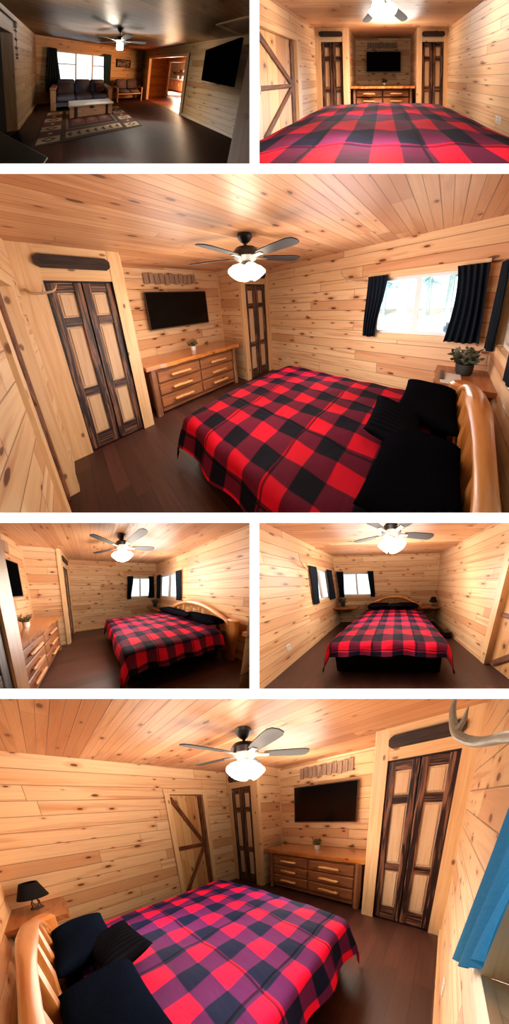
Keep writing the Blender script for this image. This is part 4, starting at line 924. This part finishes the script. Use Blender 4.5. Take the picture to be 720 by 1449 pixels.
def world(sky=(.93, .98, 1.0), ss=1.08, room=(1.0, .84, .66), rs=.35):
    w = bpy.data.worlds.new('World'); sc.world = w; w.use_nodes = True; nt = w.node_tree; nt.nodes.clear()
    out = nt.nodes.new('ShaderNodeOutputWorld'); bg = nt.nodes.new('ShaderNodeBackground'); tc = nt.nodes.new('ShaderNodeTexCoord'); sx = nt.nodes.new('ShaderNodeSeparateXYZ'); mr = nt.nodes.new('ShaderNodeMapRange'); mx = nt.nodes.new('ShaderNodeMix'); mx.data_type = 'RGBA'
    nt.links.new(tc.outputs['Generated'], sx.inputs[0]); nt.links.new(sx.outputs[1], mr.inputs['Value']); mr.inputs['From Min'].default_value = -.1; mr.inputs['From Max'].default_value = .1
    nt.links.new(mr.outputs[0], mx.inputs['Factor']); mx.inputs[6].default_value = tuple(c*rs for c in room)+(1,); mx.inputs[7].default_value = tuple(c*ss for c in sky)+(1,)
    nt.links.new(mx.outputs[2], bg.inputs[0]); nt.links.new(bg.outputs[0], out.inputs[0])

def camera():
    c = bpy.data.cameras.new('camera'); c.sensor_fit = 'VERTICAL'; c.sensor_height = 36.0; c.sensor_width = 36.0*IW/IH; c.lens = FOCAL*36.0/IH; c.clip_start = .02; c.clip_end = 300
    o = bpy.data.objects.new('camera', c); C.objects.link(o); o.location = (0, 0, 0); o.rotation_euler = (math.pi/2, 0, 0); sc.camera = o
# ---------------------------- build ----------------------------
sc.view_settings.view_transform = 'Standard'; sc.view_settings.look = 'None'; sc.view_settings.exposure = 0.0; sc.view_settings.gamma = 1.0
GLOW.update({1: 9.0, 2: 7.0, 3: 7.0, 4: 7.0, 5: 7.0, 6: 7.0})
ROOMS[6]['p']['W'] = 3.53
WARM = (1, .92, .82)
def fills(e, pts, r=.7, col=WARM): return [(p, e*w, col, r) for p, w in pts]
OPT = {
 2: dict(E=18, fill=fills(75, [((1.78, 1.5, 1.4), .7), ((1.1, 2.2, 1.5), .8), ((2.5, 2.2, 1.5), .8), ((1.78, 3.1, 1.6), 1.7)])+fills(52, [((1.78, 1.05, 1.36), 1)], r=.3), plaid=plaid('plaid_crimson', (214, 24, 60), (96, 28, 66), (20, 20, 40)), nobedhead=True),
 3: dict(E=16, fill=fills(56, [((1.2, 1.4, 1.3), .9), ((2.6, 1.5, 1.3), .9), ((1.6, 2.8, 1.3), 1.0)], col=(1, .89, .76))+fills(14, [((2.6, 1.5, 1.25), 1)], r=.3, col=(.45, .5, 1)), plaid=plaid('plaid_scarlet', (200, 18, 42), (92, 20, 42), (16, 13, 24)), hby=.23, hbr=.04, outdoor_fill=[((8.5, 3.5, 3.4), 5000, (1, 1, 1))]),  # added blue point tints the window side of the bed
 4: dict(E=18, fill=fills(108, [((1.5, 2.0, 1.2), .4), ((1.9, 1.8, 1.4), 1), ((2.4, 1.0, 1.4), 1)]), plaid=plaid('plaid_red', (206, 28, 58), (92, 28, 54), (20, 18, 36)), hby=.16),
 5: dict(E=18, fill=fills(108, [((1.7, 2.4, 1.3), .45), ((1.3, 1.3, 1.5), .8), ((2.2, 1.3, 1.5), .8), ((1.7, .8, 1.5), .4)]), plaid=plaid('plaid_red', (206, 28, 58), (92, 28, 54), (20, 18, 36)), hsh=-.2, shl=.64, shr=2.75, hby=.16),
 6: dict(E=16, fill=fills(58, [((2.5, 1.4, 1.3), 1), ((1.3, 1.3, 1.3), 1), ((1.9, 2.8, 1.4), 1.9)], col=(1, .87, .70)), plaid=plaid('plaid_rose', (222, 22, 70), (88, 32, 88), (18, 26, 58)), hby=.25, hbr=.036,
         curtain_far=cloth('painted_sunlit_curtain', (24, 124, 184), (40, 146, 206), trans=.35), curtain2=cloth('painted_daylit_curtain', (22, 74, 104), (36, 92, 124), trans=.3), coff=.055, coff0=.02, cw=.40, lift=.22, cfold=2.5, camp=.014, outdoor_fill=[((3.75, 2.6, .8), 70, (1, 1, 1))], bedding=cloth('navy_bedding', (11, 17, 30), (16, 25, 42), spec=.0)),  # daylight through both curtains is put into their blue colours
}
ROOMS[4]['p']['dy1'] = 2.775; ROOMS[6]['p']['wz0'] = 1.04
dividers()
livingroom(dict(E=20, fill=fills(46, [((1.3, 1.5, 1.2), .9), ((2.9, 2.3, 1.2), 1.1), ((1.9, 3.0, 1.3), .9)], r=1.0, col=(1, .92, .82))+[((5.2, 3.2, 1.7), 260, (1, .6, .3), .4), ((7.4, 4.9, 1.7), 800, (1, .84, .66), .4)]))
for k in (2, 3, 4, 5, 6): bedroom(k, OPT[k])
for o in reversed(PEND):
    if not o.children: bpy.data.objects.remove(o)
world(ss=2.4); camera()
